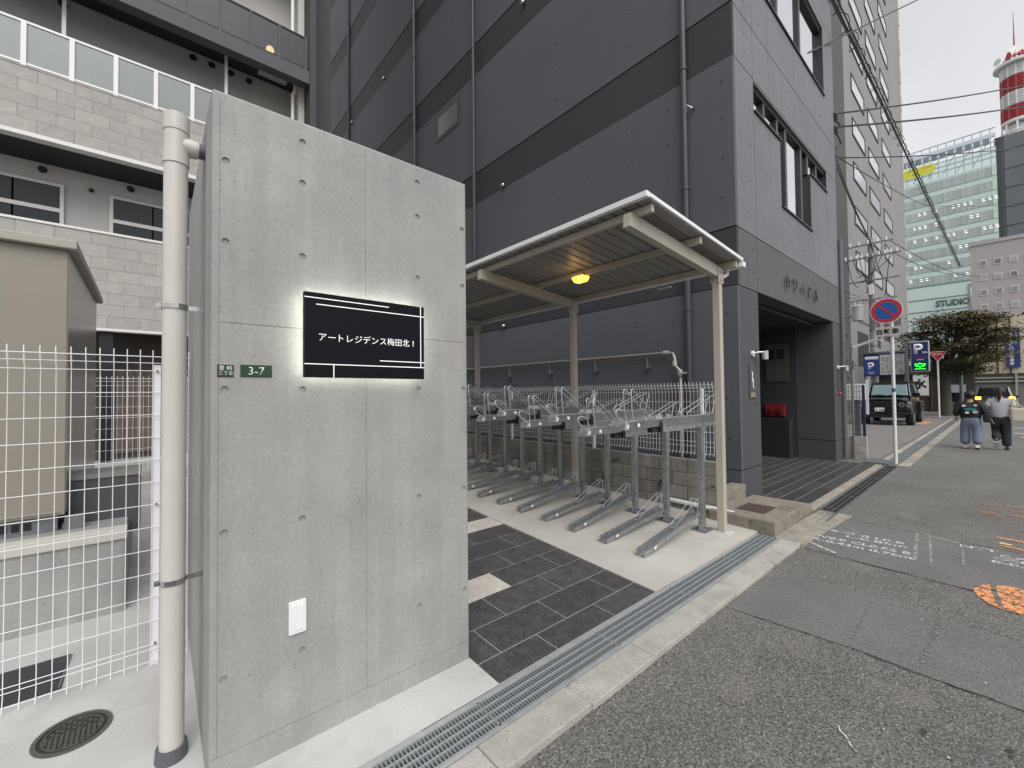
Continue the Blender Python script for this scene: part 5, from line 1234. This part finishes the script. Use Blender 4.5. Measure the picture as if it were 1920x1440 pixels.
rt('NTT', 6.42, .19, .26, M_wp, .09); rt('C.X5', 6.30, -.06, .22, M_wp, .09); rt('CC0', 6.18, -.02, .24, M_wp, .085); rt('0-0.7m', 6.05, -.08, .36, M_wp, .09)
seam([(6.42, 1.34), (6.32, 1.22), (6.20, 1.12)], .012, M_chalk, ZR, 'road_marking'); seam([(5.95, 1.30), (6.18, 1.10)], .012, M_chalk, ZR, 'road_marking')
seam([(6.62, .62), (6.50, .32)], .014, M_wp, ZR, 'road_marking'); seam([(6.62, .66), (5.55, .58)], .03, M_chalk, ZR, 'road_marking'); seam([(6.60, .56), (5.50, .46)], .022, M_chalk, ZR, 'road_marking')
seam([(5.40, 1.38), (5.22, 1.12)], .03, M_wp, ZR, 'road_marking'); seam([(6.50, .30), (5.75, .27)], .02, M_chalk, ZR, 'road_marking')
M_faint = mk((.20, .195, .185), .47, 'faint_scrape')
def blob(cx, cy, rx, ry, m, n=26, rag=.12, nm='road_marking'):
    mb = MB(); mb.face([(cx+rx*cos(2*pi*i/n)*(1+random.uniform(-rag, rag)), cy+ry*sin(2*pi*i/n)*(1+random.uniform(-rag, rag)), ZR) for i in range(n)]); struct(nm, mb, m)
random.seed(9)
blob(5.08, -.02, .30, .20, M_op, n=40, rag=.04); blob(4.98, -.45, .30, .17, M_op, n=40, rag=.04)
M_road = M_asph
seam(wob((5.42, .075), (4.84, .05), 6, .012), .03, M_asph2, ZR+.002, 'road_marking'); seam(wob((5.20, .18), (5.10, -.2), 6, .012), .022, M_asph2, ZR+.002, 'road_marking'); seam(wob((5.0, .13), (4.93, -.2), 6, .012), .012, M_asph2, ZR+.002, 'road_marking')
M_faint = mk((.30, .295, .285), .47, 'faint_scrape', 22)
seam(wob((4.29, .69), (3.5, .67), 6, .006), .025, M_faint, ZR, 'road_marking'); seam(wob((4.32, .32), (3.5, .34), 6, .006), .03, M_faint, ZR, 'road_marking'); seam(wob((4.28, .60), (4.30, .33), 4, .004), .012, M_faint, ZR, 'road_marking')
seam(wob((2.55, .56), (2.42, .46), 5, .006), .006, M_wp, ZR, 'road_marking')
blob(2.81, .28, .035, .010, mk((.05, .048, .045), .52, 'dark_stain'), rag=.2); blob(2.93, .01, .045, .012, MATS['dark_stain'], rag=.2)
seam([(7.05, .07), (7.02, -.12)], .075, M_op, ZR, 'road_marking'); seam([(6.82, .05), (6.80, -.03)], .05, mk((.85, .62, .35), .62, 'pale_orange'), ZR, 'road_marking'); seam([(6.72, .05), (6.66, -.14)], .045, M_op, ZR, 'road_marking')
for (x, w) in ((8.95, .09), (8.65, .05), (8.35, .12)): seam([(x, .22), (x-.03, .03)], w, M_ow, ZR, 'road_marking'); seam([(x+.05, -.02), (x, -.25)], w, M_ow, ZR, 'road_marking')
for (x, y0, y1) in ((27.0, -.3, -4), (23.8, -.25, -4), (21.9, -.4, -1.0)): seam([(x, y0), (x, y1)], .35, M_wp, ZR, 'road_marking')
seam([(24.5, .95), (24.5, .45)], .18, M_chalk, ZR, 'road_marking')
mb = MB(); mb.box(27.0, 29.6, 2.30, 2.62, -.009, -.004); struct('orange_lot_line', mb, M_op)
# litter specks
mb = MB(); random.seed(14)
for k in range(60):
    x, y = random.uniform(.6, 9), random.uniform(-1.5, 1.3); s = random.uniform(.003, .011); a = random.random()*3
    mb.face([(x+s*cos(a+q), y+s*.6*sin(a+q), ZR+.002) for q in (0, 1.5, 3.1, 4.6)])
ob('litter_specks', mb, mat('litter', (.5, .49, .46), .8), None, label='tiny pale litter specks on the asphalt', cat='litter', kind='stuff')

# ================================================================== VEHICLES
M_carb = mat('black_car_paint', (.010, .010, .012), .22, spec=.7, coat=.5)
M_cark = mat('black_trim', (.016, .016, .017), .55)
M_tyre = mat('tyre_rubber', (.018, .018, .018), .85)
M_chr = mat('chrome', (.62, .63, .65), .15, metal=1.)
M_shield = mat('windscreen', (.30, .40, .43), .08, spec=1., ior=2.0)
M_lens = mat('clear_lamp', (.20, .21, .22), .1, spec=1.)
def wheel(t, x, y, s, r=.38, w=.26):
    mb = MB(); mb.tube([(x, y, r-.03), (x, y+s*.04, r-.03), (x, y+s*(w-.04), r-.03), (x, y+s*w, r-.03)], [r-.03, r, r, r-.03], 24); wh = ob('wheel', mb, M_tyre, t, smooth=True)
    mb = MB(); mb.cyl((x, y+s*(w-.01), r-.03), (x, y+s*(w+.006), r-.03), r*.62, 20); ob('rim', mb, M_galvd, wh)
def tower_car():
    x0, yc = 25.35, 3.50; W = .93
    t = thing('parked_car', (x0+2.3, yc, 0), 'boxy black off-road car parked facing the street in the lot', 'car')
    Y = lambda v: yc+v
    mb = MB(); mb.hexa([(x0+.12, Y(-.78), .45), (x0+4.4, Y(-.78), .45), (x0+4.4, Y(.78), .45), (x0+.12, Y(.78), .45), (x0+.10, Y(-.78), 1.12), (x0+4.4, Y(-.78), 1.18), (x0+4.4, Y(.78), 1.18), (x0+.10, Y(.78), 1.12)])
    mb.hexa([(x0+1.45, Y(-.78), 1.12), (x0+4.4, Y(-.78), 1.12), (x0+4.4, Y(.78), 1.12), (x0+1.45, Y(.78), 1.12), (x0+1.50, Y(-.78), 1.27), (x0+4.4, Y(-.78), 1.27), (x0+4.4, Y(.78), 1.27), (x0+1.50, Y(.78), 1.27)])
    ob('body', mb, M_carb, t, bevel=.03)
    mb = MB(); mb.hexa([(x0+.08, Y(-.66), 1.12), (x0+1.46, Y(-.70), 1.12), (x0+1.46, Y(.70), 1.12), (x0+.08, Y(.66), 1.12), (x0+.11, Y(-.62), 1.185), (x0+1.46, Y(-.66), 1.26), (x0+1.46, Y(.66), 1.26), (x0+.11, Y(.62), 1.185)])
    hd = ob('bonnet', mb, M_carb, t, bevel=.02)
    for s in (-1, 1):
        mb = MB(); mb.cyl((x0+.22, Y(s*.70), 1.15), (x0+.36, Y(s*.70), 1.165), .06, 12); ob('indicator_pod', mb, M_lens, hd, smooth=True)
    mb = MB(); mb.hexa([(x0+1.42, Y(-.77), 1.26), (x0+4.38, Y(-.77), 1.26), (x0+4.38, Y(.77), 1.26), (x0+1.42, Y(.77), 1.26), (x0+1.68, Y(-.68), 1.90), (x0+4.3, Y(-.68), 1.92), (x0+4.3, Y(.68), 1.92), (x0+1.68, Y(.68), 1.90)])
    ob('cabin', mb, M_carb, t, bevel=.035)
    mb = MB(); mb.hexa([(x0+1.40, Y(-.66), 1.33), (x0+1.43, Y(-.66), 1.33), (x0+1.43, Y(.66), 1.33), (x0+1.40, Y(.66), 1.33), (x0+1.60, Y(-.60), 1.83), (x0+1.63, Y(-.60), 1.83), (x0+1.63, Y(.60), 1.83), (x0+1.60, Y(.60), 1.83)])
    ws = ob('windscreen', mb, M_shield, t, bevel=.006)
    mb = MB(); mb.tube([(x0+1.38, Y(.1), 1.31), (x0+1.40, Y(.35), 1.37), (x0+1.40, Y(.6), 1.33)], .012, 6); mb.tube([(x0+1.38, Y(-.55), 1.31), (x0+1.40, Y(-.25), 1.37), (x0+1.40, Y(0), 1.33)], .012, 6); ob('wipers', mb, M_cark, ws)
    mb = MB(); mb.box(x0+1.62, x0+1.66, Y(-.12), Y(.12), 1.72, 1.80); ob('mirror', mb, M_cark, ws)
    for s in (-1, 1):
        for (a, b) in ((1.75, 2.75), (2.82, 3.55), (3.62, 4.2)):
            mb = MB(); mb.hexa([(x0+a, Y(s*.765), 1.34), (x0+b, Y(s*.765), 1.34), (x0+b, Y(s*.775), 1.34), (x0+a, Y(s*.775), 1.34), (x0+a+.12, Y(s*.695), 1.82), (x0+b, Y(s*.695), 1.82), (x0+b, Y(s*.71), 1.82), (x0+a+.12, Y(s*.71), 1.82)]); ob('side_window', mb, M_glass, t)
        mb = MB(); mb.hexa([(x0+.10, Y(s*.76), .50), (x0+1.35, Y(s*.76), .50), (x0+1.35, Y(s*.955), .50), (x0+.16, Y(s*.955), .50), (x0+.10, Y(s*.76), 1.06), (x0+1.35, Y(s*.76), 1.06), (x0+1.32, Y(s*.93), 1.02), (x0+.22, Y(s*.93), 1.02)]); ob('front_wing', mb, M_carb, t, bevel=.04)
        mb = MB(); mb.box(x0+3.1, x0+4.3, Y(s*.76), Y(s*.955), .50, 1.02); ob('rear_wing', mb, M_carb, t, bevel=.04)
        mb = MB(); mb.box(x0+1.5, x0+1.62, Y(s*.80), Y(s*1.06), 1.24, 1.44); mb.bar((x0+1.55, Y(s*.74), 1.26), (x0+1.55, Y(s*.84), 1.28), .04, .03); ob('door_mirror', mb, M_carb, t, bevel=.02)
        for x in (.78, 3.62): wheel(t, x0+x, Y(s*.66), s)
        mb = MB(); mb.cyl((x0+.075, Y(s*.60), .93), (x0+.12, Y(s*.60), .93), .125, 24); hl = ob('headlight', mb, M_lens, t, smooth=True)
        mb = MB(); ringx(mb, x0+.076, Y(s*.60), .93, .105, .13, .012, 24); mb.cyl((x0+.06, Y(s*.60), .93), (x0+.076, Y(s*.60), .93), .045, 14); ob('lamp_ring', mb, M_chr, hl)
        mb = MB(); mb.box(x0+.02, x0+.1, Y(s*.83-.08), Y(s*.83+.08), .80, .94); ob('side_lamp', mb, M_lens, t, bevel=.01)
    gr = MB(); gr.box(x0+.085, x0+.11, Y(-.45), Y(.45), .78, 1.08)
    for k in range(3): gr.box(x0+.07, x0+.086, Y(-.44), Y(.44), .82+k*.09, .85+k*.09)
    g = ob('grille', gr, M_cark, t)
    em = MB(); ringx(em, x0+.065, yc, .94, .092, .112, .02, 24)
    for k in range(3):
        a = pi/2+2*pi*k/3; em.bar((x0+.055, yc, .94), (x0+.055, yc+.10*cos(a), .94+.10*sin(a)), .02, .022, up=(1, 0, 0))
    ob('emblem', em, M_chr, g)
    mb = MB(); mb.box(x0-.06, x0+.14, Y(-.92), Y(.92), .50, .74); bp = ob('bumper', mb, M_carb, t, bevel=.03)
    mb = MB(); mb.box(x0-.065, x0-.055, Y(-.90), Y(.90), .715, .73); mb.box(x0-.064, x0-.055, Y(-.90), Y(-.3), .545, .56); mb.box(x0-.064, x0-.055, Y(.3), Y(.90), .545, .56); ob('bright_strip', mb, M_chr, bp)
    mb = MB(); mb.box(x0-.02, x0+.15, Y(-.7), Y(.7), .33, .50); ob('skid_plate', mb, M_cark, bp)
    mb = MB(); mb.box(x0-.075, x0-.062, Y(-.02), Y(.31), .62, .785); pt = ob('number_plate', mb, M_pl, t, bevel=.003)
    mb = MB()
    for (y, w) in ((.26, .03), (.14, .025), (.08, .04), (.02, .035)): mb.box(x0-.078, x0-.0755, Y(y-w), Y(y), .645, .715)
    ob('plate_marks', mb, M_ink, pt)
    mb = MB(); mb.box(x0+1.7, x0+4.25, Y(-.66), Y(.66), 1.915, 1.955); ob('roof', mb, M_carb, t, bevel=.02)
tower_car()
def van():
    x0, yc = 39.2, .27; t = thing('stopped_car', (x0+2, yc, 0), 'dark car with glowing amber lamps stopped before the cream hall', 'car')
    Y = lambda v: yc+v
    mb = MB(); mb.hexa([(x0, Y(-.80), .35), (x0+4.2, Y(-.82), .35), (x0+4.2, Y(.82), .35), (x0, Y(.80), .35), (x0+.08, Y(-.80), 1.02), (x0+4.1, Y(-.82), 1.0), (x0+4.1, Y(.82), 1.0), (x0+.08, Y(.80), 1.02)]); ob('body', mb, M_carb, t, bevel=.06)
    mb = MB(); mb.hexa([(x0+.05, Y(-.78), 1.0), (x0+3.1, Y(-.80), 1.0), (x0+3.1, Y(.80), 1.0), (x0+.05, Y(.78), 1.0), (x0+.35, Y(-.60), 1.72), (x0+2.3, Y(-.62), 1.74), (x0+2.3, Y(.62), 1.74), (x0+.35, Y(.60), 1.72)]); ob('cabin', mb, M_carb, t, bevel=.08)
    mb = MB(); mb.hexa([(x0+.06, Y(-.66), 1.10), (x0+.09, Y(-.66), 1.10), (x0+.09, Y(.66), 1.10), (x0+.06, Y(.66), 1.10), (x0+.285, Y(-.55), 1.62), (x0+.315, Y(-.55), 1.62), (x0+.315, Y(.55), 1.62), (x0+.285, Y(.55), 1.62)]); ob('rear_window', mb, M_glass, t, bevel=.01)
    M_al = mat('amber_car_lamp', (.9, .4, .05), .3, emit=(1, .45, .05), estr=3.)
    for s in (-1, 1):
        mb = MB(); mb.box(x0-.02, x0+.12, Y(s*.56), Y(s*.81), .92, 1.10); ob('rear_lamp', mb, M_al, t, bevel=.02)
        mb = MB(); mb.box(x0-.01, x0+.1, Y(s*.66), Y(s*.80), .74, .91); ob('red_lamp', mb, mat('red_lamp', (.35, .01, .01), .3), t)
        for x in (.8, 3.4): wheel(t, x0+x, Y(s*.60), s, .32, .20)
        mb = MB(); mb.box(x0+2.4, x0+2.55, Y(s*.84), Y(s*1.0), 1.0, 1.15); ob('door_mirror', mb, M_carb, t, bevel=.02)
    mb = MB(); mb.box(x0-.02, x0, Y(-.16), Y(.16), .78, .94); ob('number_plate', mb, M_pl, t)
    mb = MB(); mb.box(x0-.06, x0+.1, Y(-.8), Y(.8), .38, .58); ob('bumper', mb, M_cark, t, bevel=.03)
    mb = MB(); mb.disc((x0+.02, Y(.05), 1.02), .06, 'x', .02, 16); ob('badge', mb, M_chr, t)
van()

# ================================================================== PEOPLE
def skin(name, pts, edges, m, parent, root=0, sub=2):
    """continuous body or garment grown over a joint skeleton; pts: (x, y, z, rx, ry)"""
    o3 = WL[parent.name]
    me = bpy.data.meshes.new(name); me.from_pydata([(p[0], p[1], p[2]) for p in pts], edges, [])
    o = bpy.data.objects.new(name, me); COL.objects.link(o); o.parent = parent
    o.modifiers.new('s', 'SKIN'); me.update()
    if not me.skin_vertices: me.attributes.new('skin', 'FLOAT', 'POINT') if False else None
    bpy.context.view_layer.objects.active = o
    sv = me.skin_vertices[0].data if me.skin_vertices else None
    if sv is None:
        bpy.ops.object.select_all(action='DESELECT'); o.select_set(True); bpy.ops.mesh.customdata_skin_add(); sv = me.skin_vertices[0].data
    for i, p in enumerate(pts): sv[i].radius = (p[3], p[4] if len(p) > 4 else p[3]); sv[i].use_root = (i == root)
    d = o.modifiers.new('d', 'SUBSURF'); d.levels = sub; d.render_levels = sub
    bpy.context.view_layer.update(); dg = bpy.context.evaluated_depsgraph_get()
    new = bpy.data.meshes.new_from_object(o.evaluated_get(dg)); o.modifiers.clear(); o.data = new
    new.polygons.foreach_set('use_smooth', [True]*len(new.polygons)); new.materials.clear(); new.materials.append(m)
    WL[o.name] = o3; return o
M_skin = mat('skin_tone', (.42, .25, .17), .55)
M_hair = mat('dark_hair', (.012, .010, .010), .5, fine=.3, fscale=60)
def hand(t, w, f, parent):
    """small curled hand: palm and five separate fingers; w wrist, f unit direction of the fingers"""
    w = Vector(w); f = Vector(f).normalized(); s = Vector((1, 0, 0)); u = f.cross(s)
    pts = [(*w, .022), (*(w+f*.05), .028, .016), (*(w+f*.085), .030, .014)]; ed = [(0, 1), (1, 2)]
    o = skin('hand', [(p[0]-t[0], p[1]-t[1], p[2]-t[2], *p[3:]) for p in pts], ed, M_skin, parent, 0, 1)
    for k, ln in enumerate((.062, .075, .080, .068)):
        b = w+f*.085+s*(-.024+.016*k)
        q = [b, b+f*ln*.5+u*.006, b+f*ln*.9+u*.02]
        mb = MB().tube(q, [.0085, .008, .006], 6); ob('finger', mb, M_skin, o, smooth=True)
    b = w+f*.035+s*.028; mb = MB().tube([b, b+f*.03+s*.02, b+f*.055+s*.022+u*.01], [.010, .009, .007], 6); ob('thumb', mb, M_skin, o, smooth=True)
def shoe(t, heel, d, up, m, parent, sole):
    """d: toe direction, up: sole normal"""
    heel = Vector(heel); d = Vector(d).normalized(); up = Vector(up).normalized(); s = d.cross(up)
    prof = [(-.035, .038, .085), (.03, .042, .095), (.10, .045, .075), (.17, .050, .055), (.22, .042, .04)]
    mb = MB(); n = len(mb.v); k = 10
    for (a, w_, h_) in prof:
        c = heel+d*a
        for j in range(k):
            an = 2*pi*j/k; mb.v.append(tuple(c+s*w_*cos(an)+up*(max(0, .5+.5*sin(an))*h_)))
    for i in range(len(prof)-1):
        for j in range(k): mb.grid(n, [(i*k+j, i*k+(j+1) % k, (i+1)*k+(j+1) % k, (i+1)*k+j)])
    mb.grid(n, [tuple(range(k)), tuple((len(prof)-1)*k+j for j in reversed(range(k)))])
    sh = ob('shoe', mb, m, parent, smooth=True)
    mb = MB(); c = heel+d*.09-up*.006; mb.bar(c-d*.13, c+d*.135, .085, .02, up=up); ob('sole', mb, sole, sh, bevel=.006)
def person(P, H, label, top, trousers, lean, feet, sleeves, wide, hair_long, arm_l, arm_r, tmat, pmat, smat, solem):
    X, Y = P; k = H/1.6
    t = thing('person', (X, Y, -.034), label, 'person')
    z = lambda v: v*k
    L = lambda x, y, zz, *r: (x, y, z(zz), *r)
    hip = .86; sh = 1.30
    ll, rl = feet      # each: knee (x,y,z), ankle (x,y,z) relative to the person
    # continuous body
    pts = [L(0, 0, hip, .12, .10), L(lean*.3, 0, 1.05, .11, .09), L(lean*.7, 0, 1.25, .13, .09), L(lean*.9, 0, 1.36, .05, .05), L(lean*1.1+.01, 0, 1.43, .05, .055), L(lean*1.2+.02, 0, 1.51, .072, .085), L(lean*1.2+.015, 0, 1.56, .055, .065)]
    ed = [(0, 1), (1, 2), (2, 3), (3, 4), (4, 5), (5, 6)]
    for s, leg in ((1, ll), (-1, rl)):
        b = len(pts); pts += [L(0, s*.085, hip-.05, .085), L(*leg[0], .055), L(*leg[1], .04)]; ed += [(0, b), (b, b+1), (b+1, b+2)]
    arms = []
    for s, a in ((1, arm_l), (-1, arm_r)):
        b = len(pts); pts += [L(lean*.75, s*.17, sh, .055), L(*a[0], .042), L(*a[1], .03)]; ed += [(2, b), (b, b+1), (b+1, b+2)]; arms.append((s, a))
    body = skin('body', pts, ed, M_skin, t, 0, 2)
    # trousers
    pts = [L(0, 0, hip+.14, .15, .13), L(0, 0, hip-.03, .165, .145)]; ed = [(0, 1)]
    for s, leg in ((1, ll), (-1, rl)):
        kn, an = Vector(leg[0]), Vector(leg[1]); b = len(pts)
        pts += [L(0, s*.09, hip-.14, .10*wide), L(*kn, .085*wide), L(*(kn.lerp(an, .98)), .085*wide)]; ed += [(1, b), (b, b+1), (b+1, b+2)]
    skin('trousers', pts, ed, pmat, t, 0, 2)
    # top
    pts = [L(0, 0, hip-.12, .195*top, .165), L(lean*.3, 0, 1.04, .175*top, .14), L(lean*.7, 0, 1.24, .19*top, .13), L(lean*.85, 0, 1.335, .10, .09)]; ed = [(0, 1), (1, 2), (2, 3)]
    for s, a in arms:
        e_, w_ = Vector(a[0]), Vector(a[1]); b = len(pts); pts += [L(lean*.75, s*.175, sh-.01, .085)]
        if sleeves == 'long': pts += [L(*e_, .078), L(*(e_.lerp(w_, .9)), .062)]; ed += [(2, b), (b, b+1), (b+1, b+2)]
        else: q = Vector((lean*.75, s*.175, sh)).lerp(e_, .85); pts += [L(*q, .085)]; ed += [(2, b), (b, b+1)]
    skin('jacket' if sleeves == 'long' else 'shirt', pts, ed, tmat, t, 0, 2)
    o3 = (X, Y, -.034)
    W = lambda x, y, zz: (X+x, Y+y, z(zz)-.034)
    # hair
    hx = lean*1.2+.01
    mb = MB(); mb.ball(W(hx-.012, 0, 1.535), .120*k, 20, 14, 1.05, .95, 1.0); hr = ob('hair', mb, M_hair, t, smooth=True)
    if hair_long:
        mb = MB(); mb.tube([W(hx-.09, 0, 1.54), W(hx-.12, 0, 1.48), W(hx-.135, .01, 1.38), W(hx-.13, .02, 1.26)], [.05, .045, .035, .008], 10); ob('ponytail', mb, M_hair, hr, smooth=True)
    else:
        random.seed(5)
        mb = MB()
        for q in range(26):
            a = random.uniform(0, 2*pi); e_ = random.uniform(-.5, 1.2); c = W(hx-.012+.085*cos(a)*cos(e_), .085*sin(a)*cos(e_), 1.54+.09*sin(e_)); mb.ball(c, .034, 7, 5)
        ob('curls', mb, M_hair, hr, smooth=True)
    for s in (1, -1): mb = MB(); mb.ball(W(hx+.01, s*.088, 1.505), .022, 8, 6, .6, .4, 1); ob('ear', mb, M_skin, t, smooth=True)
    mb = MB(); mb.ball(W(hx+.102, 0, 1.50), .016, 8, 6, 1, .8, 1.2); ob('nose', mb, M_skin, t, smooth=True)
    mb = MB(); mb.box(X+hx+.088, X+hx+.096, Y-.02, Y+.02, z(1.462)-.034, z(1.468)-.034); ob('mouth', mb, mat('lip', (.35, .12, .10), .5), t)
    for s in (1, -1): mb = MB(); mb.ball(W(hx+.085, s*.032, 1.525), .010, 8, 6); ob('eye', mb, M_ink, t, smooth=True)
    for s, a in arms:
        e_, w_ = Vector(W(*a[0])), Vector(W(*a[1])); hand(o3, w_, (w_-e_).normalized(), t)
    for leg, fd in zip((ll, rl), ((feet_dir[0]), (feet_dir[1]))):
        an = Vector(W(*leg[1])); d_, u_ = Vector(fd[0]), Vector(fd[1]); shoe(o3, an-u_.normalized()*.085*k, d_, u_, smat, t, solem)
    return t
# left walker: black jacket with coloured patches, wide pale jeans
M_jack = mat('black_jacket', (.022, .021, .022), .8, var=.15, vscale=12, bump=.3, bscale=22)
M_jean = mat('pale_denim', (.16, .20, .27), .85, var=.18, vscale=9, bump=.4, bscale=18)
feet_dir = (((1, 0, -.0), (0, 0, 1)), ((1, 0, -.35), (.35, 0, 1)))
p1 = person((17.0, .565), 1.53, 'walker in black patched jacket and wide pale jeans seen from behind', 1.22, None, .03, (((.06, .11, .48), (.02, .115, .10)), ((-.02, -.11, .48), (-.10, -.115, .12))), 'long', 1.3, False,
    ((-.02, .27, 1.08), (.06, .27, .90)), ((-.03, -.28, 1.07), (.02, -.36, .86)), M_jack, M_jean, mat('white_trainer', (.72, .72, .71), .6), M_ink)
def patch(nm, y, z, ry, rz_, m, x=16.845):
    mb = MB(); mb.tube([(x-.006, y, z), (x+.06, y, z)], .001, 16)
    mb.v = []; mb.f = []; mb.mi = []
    n = 16; pts = [(y+ry*cos(2*pi*i/n), z+rz_*sin(2*pi*i/n)) for i in range(n)]
    mb.prism(pts, 'x', x-.004, x+.045); ob(nm, mb, m, p1)
patch('jacket_patch', .68, 1.14, .040, .028, M_pl); patch('jacket_patch', .465, 1.155, .035, .025, M_pl)
patch('jacket_patch', .57, 1.14, .065, .022, mat('plum_patch', (.16, .03, .06), .8)); patch('jacket_patch', .565, 1.05, .12, .045, mat('teal_patch', (.03, .22, .22), .8))
patch('jacket_patch', .62, .955, .042, .03, M_pl); patch('jacket_patch', .475, .975, .052, .04, mat('grey_patch', (.55, .53, .5), .8))
t = thing('shoulder_bag', (17.0, .29, .75), 'black shoulder bag hanging at the patched jacket walker\'s side', 'bag')
mb = MB(); mb.box(16.86, 17.1, .19, .34, .70, .93); ob('bag', mb, mat('black_bag', (.014, .015, .022), .6), t, bevel=.04)
mb = MB(); mb.tube([(16.9, .28, .92), (16.9, .36, 1.15), (16.94, .46, 1.27), (17.05, .42, 1.2), (17.1, .28, .92)], .012, 6); ob('strap', mb, MATS['black_bag'], t)
# right walker: grey shirt, dark trousers, tote bag
M_shirt = mat('grey_shirt', (.44, .46, .48), .85, var=.08, vscale=9, bump=.35, bscale=18)
M_trou = mat('dark_trousers', (.022, .027, .033), .8, var=.2, vscale=10, bump=.3, bscale=20)
feet_dir = (((.75, 0, -.66), (.66, 0, .75)), ((1, 0, 0), (0, 0, 1)))
p2 = person((17.25, .03), 1.62, 'walker in grey short sleeved shirt and dark trousers seen from behind', 1.12, None, .02, (((.10, .08, .48), (-.20, .085, .27)), ((.02, -.09, .47), (.0, -.095, .075))), 'short', 1.15, True,
    ((-.05, .25, 1.08), (.06, .29, .90)), ((-.02, -.25, 1.08), (.1, -.27, .98)), M_shirt, M_trou, mat('black_sneaker', (.03, .03, .03), .6), mat('white_sole', (.66, .65, .63), .7))
t = thing('tote_bag', (17.2, -.31, .72), 'cream canvas tote bag on the grey shirted walker\'s shoulder', 'bag')
M_tote = mat('cream_canvas', (.60, .53, .43), .85, var=.08, vscale=8, bump=.3, bscale=20)
mb = MB(); mb.hexa([(17.06, -.50, .72), (17.2, -.50, .72), (17.2, -.16, .74), (17.06, -.16, .74), (17.09, -.44, 1.08), (17.17, -.44, 1.08), (17.17, -.14, 1.10), (17.09, -.14, 1.10)]); ob('bag', mb, M_tote, t, bevel=.05)
mb = MB(); mb.tube([(17.12, -.16, 1.08), (17.13, -.19, 1.25), (17.2, -.20, 1.36), (17.27, -.22, 1.3), (17.2, -.30, 1.15), (17.16, -.40, 1.07)], .012, 6); ob('handles', mb, M_tote, t)

# ================================================================== TREES
M_bark = mat('bark', (.085, .075, .062), .9, var=.25, vscale=6, bump=.5, bscale=20)
def leafmat(nm, a, b):
    m = mat(nm, a, .65, var=.3, vscale=1.1, rand=0, wear=(b, 1.4, .56)); return m
def tree(name, base, h, label, trunk_r, crown_c, crown_r, nclump, nleaf, leaf, mats, flat=.55, seed=1, lean=(0, 0)):
    random.seed(seed); t = thing(name, base, label, 'tree')
    bx, by, bz = base; mb = MB()
    fork = Vector((bx+lean[0], by+lean[1], bz+h*.42)); mb.tube([(bx, by, bz-.1), (bx+lean[0]*.4, by+lean[1]*.4, bz+h*.2), fork], [trunk_r*1.15, trunk_r*.9, trunk_r*.7], 10)
    C = Vector(crown_c); tips = []
    for i in range(nclump):
        while True:
            p = Vector((random.uniform(-1, 1), random.uniform(-1, 1), random.uniform(-1, 1)))
            if .35 < p.length < 1: break
        q = C+Vector((p.x*crown_r[0], p.y*crown_r[1], p.z*crown_r[2])); tips.append(q)
        if i % 2 == 0:
            m_ = fork.lerp(q, .5)+Vector((0, 0, .25)); mb.tube([fork+Vector((0, 0, -.1)), m_, q], [trunk_r*.32, trunk_r*.18, trunk_r*.05], 5)
    ob('trunk', mb, M_bark, t, smooth=True)
    cr = MB()
    for i, c in enumerate(tips):
        out = (c-C); out.z = 0
        if out.length > .01: out.normalize()
        R = random.uniform(.26, .5)
        for j in range(nleaf):
            d = Vector((random.gauss(0, R), random.gauss(0, R), random.gauss(0, R*flat*.5)))+out*random.uniform(0, .4)
            p = c+d; n = Vector((random.uniform(-.6, .6), random.uniform(-.6, .6), 1)).normalized(); a = Vector((random.uniform(-1, 1), random.uniform(-1, 1), random.uniform(-.4, .1))).normalized()
            s = n.cross(a).normalized(); l_ = leaf*random.uniform(.7, 1.4); cr.cur = 0 if random.random() < (.8 if p.z < C.z+.5 else .5) else 1
            cr.face([p-a*l_*.5, p+s*l_*.28, p+a*l_*.5, p-s*l_*.28])
    m = bpy.data.meshes.new('crown'); m.from_pydata([(x-bx, y-by, z_-bz) for x, y, z_ in cr.v], [], cr.f)
    for k in mats: m.materials.append(k)
    m.polygons.foreach_set('material_index', cr.mi)
    inst('crown', m, t, base); return t
ML1 = leafmat('leaf_green', (.085, .088, .042), (.065, .068, .032)); ML2 = leafmat('leaf_rust', (.17, .115, .05), (.11, .09, .035))
tree('roadside_tree', (36, 2.15, 0), 5.2, 'spreading roadside tree with rust tinged leaves in front of the shops', .27, (36, 1.75, 4.35), (2.1, 2.0, 1.9), 115, 250, .145, [ML1, ML2], seed=3)
random.seed(17); t = thing('shrub', (16.2, 3.35, 0), 'small leafy shrub behind the office corner', 'shrub')
mb = MB()
for i in range(500):
    p = Vector((16.2, 3.3, 2.2))+Vector((random.gauss(0, .15), random.gauss(0, .13), random.gauss(0, .45))); a = Vector((random.uniform(-1, 1), random.uniform(-1, 1), random.uniform(-1, 1))).normalized(); s = a.orthogonal().normalized()
    mb.face([p-a*.06, p+s*.03, p+a*.06, p-s*.03])
ob('foliage', mb, ML1, t)
mb = MB(); mb.tube([(16.2, 3.3, -.05), (16.22, 3.3, 2.4)], [.035, .012], 6); ob('stem', mb, M_bark, t)
mb = MB(); mb.cyl((38.4, 1.62, 0), (38.4, 1.62, 5.5), .09, 12); lp = ob('street_pole', mb, M_galvd, None, smooth=True, label='plain grey street pole beside the tree', cat='pole')
mb = MB(); mb.bar((38.2, 3.3, 6.0), (38.2, 1.2, 6.05), .06, .06); ob('street_lamp_arm', mb, M_white, lp)
